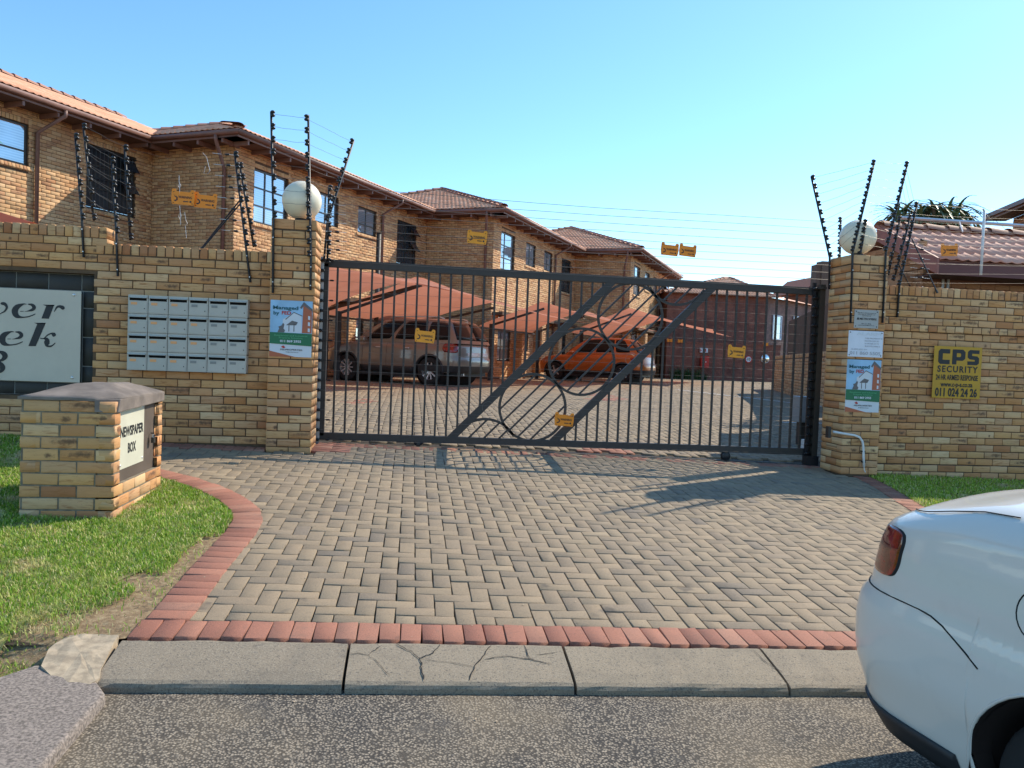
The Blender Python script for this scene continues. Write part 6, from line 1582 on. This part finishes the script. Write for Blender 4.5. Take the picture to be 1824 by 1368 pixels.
p = fp(1363, 639); e = empty('traffic_mirror', p, 'round convex traffic mirror on the low brown wall', 'mirror'); MB().lathe([(0, -.10), (.10, -.09), (.18, -.06), (.22, -.01)], 28, (0, 0, 0), 'y').build('mirror_glass', simple('mirror_glass', (.9, .9, .9), .02, 1.0), e, True); MB().lathe([(.22, -.015), (.235, -.02), (.24, 0), (.22, 0)], 28, (0, 0, 0), 'y').build('rim', m_white, e)
for i, (px, py, lb_) in enumerate(((1193, 606, 'left of the diagonal gate rail end'), (1212, 607, 'left of the red cabinet'), (1364, 613, 'above the convex mirror'))):
    p = fp(px, py, 38.7); e = empty('small_warning_plate', p, 'small orange fence plate above the low brown wall, '+lb_, 'warning sign', 'far small warning plates'); MB().prism([(-.14, -.09), (.14, -.09), (.14, .1), (.08, .06), (-.08, .06), (-.14, .1)], -.002, .002).build('plate', m_org, e)
    MB().tube([(0, 0, -.3), (0, 0, .12)], .01, 4).build('stake', m_black, e)
# agapanthus-like clump
def blades(name, label, loc, n, rr, h, seedv, mat, lean=.9, wd=.018, cat='plant', group=None):
    e = empty(name, loc, label, cat, group); R = random.Random(seedv); mb = MB()
    for _ in range(n):
        a = R.uniform(0, 6.28); x, y = R.uniform(-rr, rr), R.uniform(-.3, .3)*min(1, rr); L_ = h*R.uniform(.7, 1.2); ln = R.uniform(.3, lean); d = Vector((math.cos(a), math.sin(a), 0)); s_ = Vector((-d.y, d.x, 0)); prev = None
        for k in range(5):
            f = k/4; p = Vector((x, y, 0))+d*(ln*L_*f*f)+Vector((0, 0, L_*(f-.35*f*f*ln))); w_ = wd*(1-f)*(1 if f > .1 else .8)+.001
            cur = (p-s_*w_, p+s_*w_)
            if prev: mb.quad(prev[0], prev[1], cur[1], cur[0])
            prev = cur
    mb.build('leaves', mat, e); return e
m_leaf = simple('strap_leaf', (.035, .10, .03), .5, var=.5, scale=5)
for i, (px, lbl) in enumerate(((1203, 'leftmost'), (1219, 'second'), (1236, 'third'), (1250, 'rightmost, in front of the red cabinet'))):
    p = fp(px, 668, 38.4); blades('strap_leaf_plant', 'dark green strap leaved plant at the brown wall, '+lbl, (p.x, p.y, .62), 90, .28, .75 if i < 3 else .45, i, m_leaf, group='strap leaved plants along the brown wall')
# yellow brick wall at the right of the courtyard
yo = Vector((9.2, 13.0, .3)); yw = empty('courtyard_wall', yo, 'golden brick wall along the right side of the courtyard behind the gate', 'wall')
YA, YB = at_y(1376, 690, 26.5), at_y(1450, 712, 17.0); YA.z = YB.z = 0; d = (YB-YA).normalized(); nY = Vector((d.y, -d.x, 0)); 
if nY.dot(-YA) < 0: nY = -nY
P = Pieces('brick', m_hbrick, 300, e=.004, jit=.001); Lw = (YB-YA).length+3
courses(P, YA-yo, d, nY, 0, Lw, .3, 1.74, d=.05); upright_row(P, YA-yo, d, nY, 0, Lw, 1.80, d=.2)
wt = Lw-9.5
courses(P, YA-yo-nY*.02, d, nY, Lw-9.2, Lw, 1.86, 2.9, d=.05)
P.finish(yw, Matrix.Translation(yo), 'brick_field')
mb = MB(); a, b = YA-yo-nY*.115, YA-yo-nY*.115+d*Lw; mb.bar(a+Vector((0, 0, .9)), b+Vector((0, 0, .9)), .218, 1.75)
c_ = a+d*(Lw-9.2); mb.bar(c_+Vector((0, 0, 2.3)), b+Vector((0, 0, 2.3)), .2, 1.2); mb.build('mortar', m_mortar_h, yw)
# gate motor box and small post
mo = empty('gate_motor', (5.05, 10.3, .36), 'grey gate motor cabinet behind the right end of the gate', 'gate motor'); pm0 = at_y(1431, 729, 10.3)
mo.location = (pm0.x, 10.3, g(pm0.x, 10.3)); zz0 = at_y(1431, 752, 10.3).z-mo.location.z; zz1 = at_y(1431, 706, 10.3).z-mo.location.z
bevel_obj(MB().box(-.105, .105, -.08, .14, zz0, zz1).build('cabinet', simple('grey_cabinet', (.24, .26, .27), .5), mo), .012, 3); MB().box(-.085, .085, -.085, -.08, zz0+.03, zz1-.02).build('door', simple('grey_cabinet_door', (.30, .32, .33), .45), mo)
MB().box(-.05, .05, 0, .08, -.02, zz0).build('stand', m_gate, mo)
p = at_y(1434, 804, 9.6); e = empty('marker_block', (p.x, 9.6, g(p.x, 9.6)), 'small pale concrete block on the paving by the gate end', 'block'); bevel_obj(MB().box(-.04, .04, -.05, .05, 0, .20).build('block', m_white, e), .008, 2)
# brown chimney and red gable seen over the gate end
TC = 58; co = at_y(1462, 560, TC); co.z = .6; ch = empty('chimney', co, 'brown chimney stack rising above the right end of the gate', 'chimney')
c1, c2, c3, c4_ = at_y(1451, 472, TC)-co, at_y(1478, 535, TC)-co, at_y(1460, 466, TC)-co, at_y(1458, 520, TC)-co
MB().box(c1.x, c3.x, -.3, .5, c4_.z-.3, c1.z).build('cap', simple('chimney_brown', (.10, .06, .045), .8), ch); MB().box(c3.x+.01, c2.x+1.2, -.4, .5, c2.z-1.5, c3.z).build('stack', simple('chimney_brown_b', (.12, .075, .055), .8), ch)
rgo = at_y(1450, 545, TC+1); rgo.z = .6; rg = empty('red_roofed_house', rgo, 'red roofed house far behind the brown block, glimpsed beside the chimney', 'building')
q = [at_y(x, y, TC+1)-rgo for x, y in ((1430, 520), (1466, 490), (1530, 490), (1560, 522))]
MB().prism([(v.x, v.z) for v in q], 0, 6).build('roof', simple('red_roof', (.30, .10, .06), .8, var=.15), rg); MB().box(q[0].x+1.2, q[3].x-.5, .3, 5.5, -.5, q[0].z).build('wall', m_far, rg)

# ================================================================== TREE ALOE
al = empty('tree_aloe', (10.4, 14.5, .4), 'tree aloe with arching rosettes showing above the gatehouse roof', 'tree'); ao = Vector((10.4, 14.5, .4))
R = random.Random(4); stems = MB(); 
m_aloe = simple('aloe_leaf', (.11, .17, .08), .45, var=.45, scale=4); m_bark = simple('aloe_bark', (.10, .075, .05), .9, var=.3)
heads = [(1597, 385), (1612, 378), (1630, 383), (1650, 376), (1663, 372), (1676, 380), (1690, 374), (1706, 374), (1716, 385), (1640, 392), (1672, 393), (1605, 398), (1700, 396), (1655, 402), (1622, 400), (1688, 402), (1612, 392), (1630, 398), (1648, 396), (1665, 401), (1680, 396), (1696, 388), (1710, 397), (1600, 404), (1640, 404), (1672, 406)]
root = Vector((0, 0, 0))
for i, (px, py) in enumerate(heads):
    t = 14.5+R.uniform(-.5, .5); h = at_y(px, py-2, t)-ao; mid = Vector((h.x*.5, h.y*.5, h.z*.55)); stems.tube([root+Vector((0, 0, 0)), root.lerp(mid, .6), mid, h], [.11, .09, .05, .035], 7)
    lv = MB()
    for k in range(22):
        a = 2.4*k+R.uniform(-.2, .2); d = Vector((math.cos(a), math.sin(a)*.8, 0)); L_ = R.uniform(.40, .85)*(1.0 if i < 9 else .8); upf = R.uniform(-.1, .85); s_ = Vector((-d.y, d.x, 0)).normalized(); prev = None
        for q in range(7):
            f = q/6; p = h+d*(L_*(f*(1.0-.25*upf*(1-f))))+Vector((0, 0, L_*(upf*.9*f-1.15*f*f*(.35+.5*(1-upf))))); w_ = .034*(1-f)**.7+.002
            cur = (p-s_*w_, p+Vector((0, 0, -.006)), p+s_*w_)
            if prev: lv.quad(prev[0], prev[1], cur[1], cur[0]); lv.quad(prev[1], prev[2], cur[2], cur[1])
            prev = cur
    lv.build('rosette', m_aloe, al)
stems.build('trunk', m_bark, al)
# palm frond tip at the left edge
e = empty('palm_frond', at_y(2, 260, 7.5), 'bright green leaf tip poking in at the left edge', 'plant'); fo2 = at_y(2, 260, 7.5); mb = MB()
for k, (x0_, y0_, x1_, y1_) in enumerate(((-40, 235, 8, 258), (-40, 240, 2, 262), (-40, 262, -2, 250))):
    a, b = at_y(x0_, y0_, 7.5)-fo2, at_y(x1_, y1_, 7.5)-fo2; m_ = (a+b)/2+Vector((0, 0, .02)); mb.quad(a, m_+Vector((0, 0, .012)), b, m_-Vector((0, .01, .012)))
mb.build('leaf', simple('fresh_leaf', (.22, .42, .03), .5), e)
# pinkish shade roof sliver over the left wall
p = [at_y(x, y, 10.5) for x, y in ((-30, 372), (0, 378), (32, 388), (60, 396), (-30, 400))]; e = empty('left_carport_roof', p[0], 'sliver of terracotta shade net over the far left of the boundary wall', 'carport'); q = [v-p[0] for v in p]
MB().prism([(v.x, v.z) for v in q], 0, 2.5).build('shade_net', m_sail, e)
# a few roofs and trees far off so that the horizon is closed
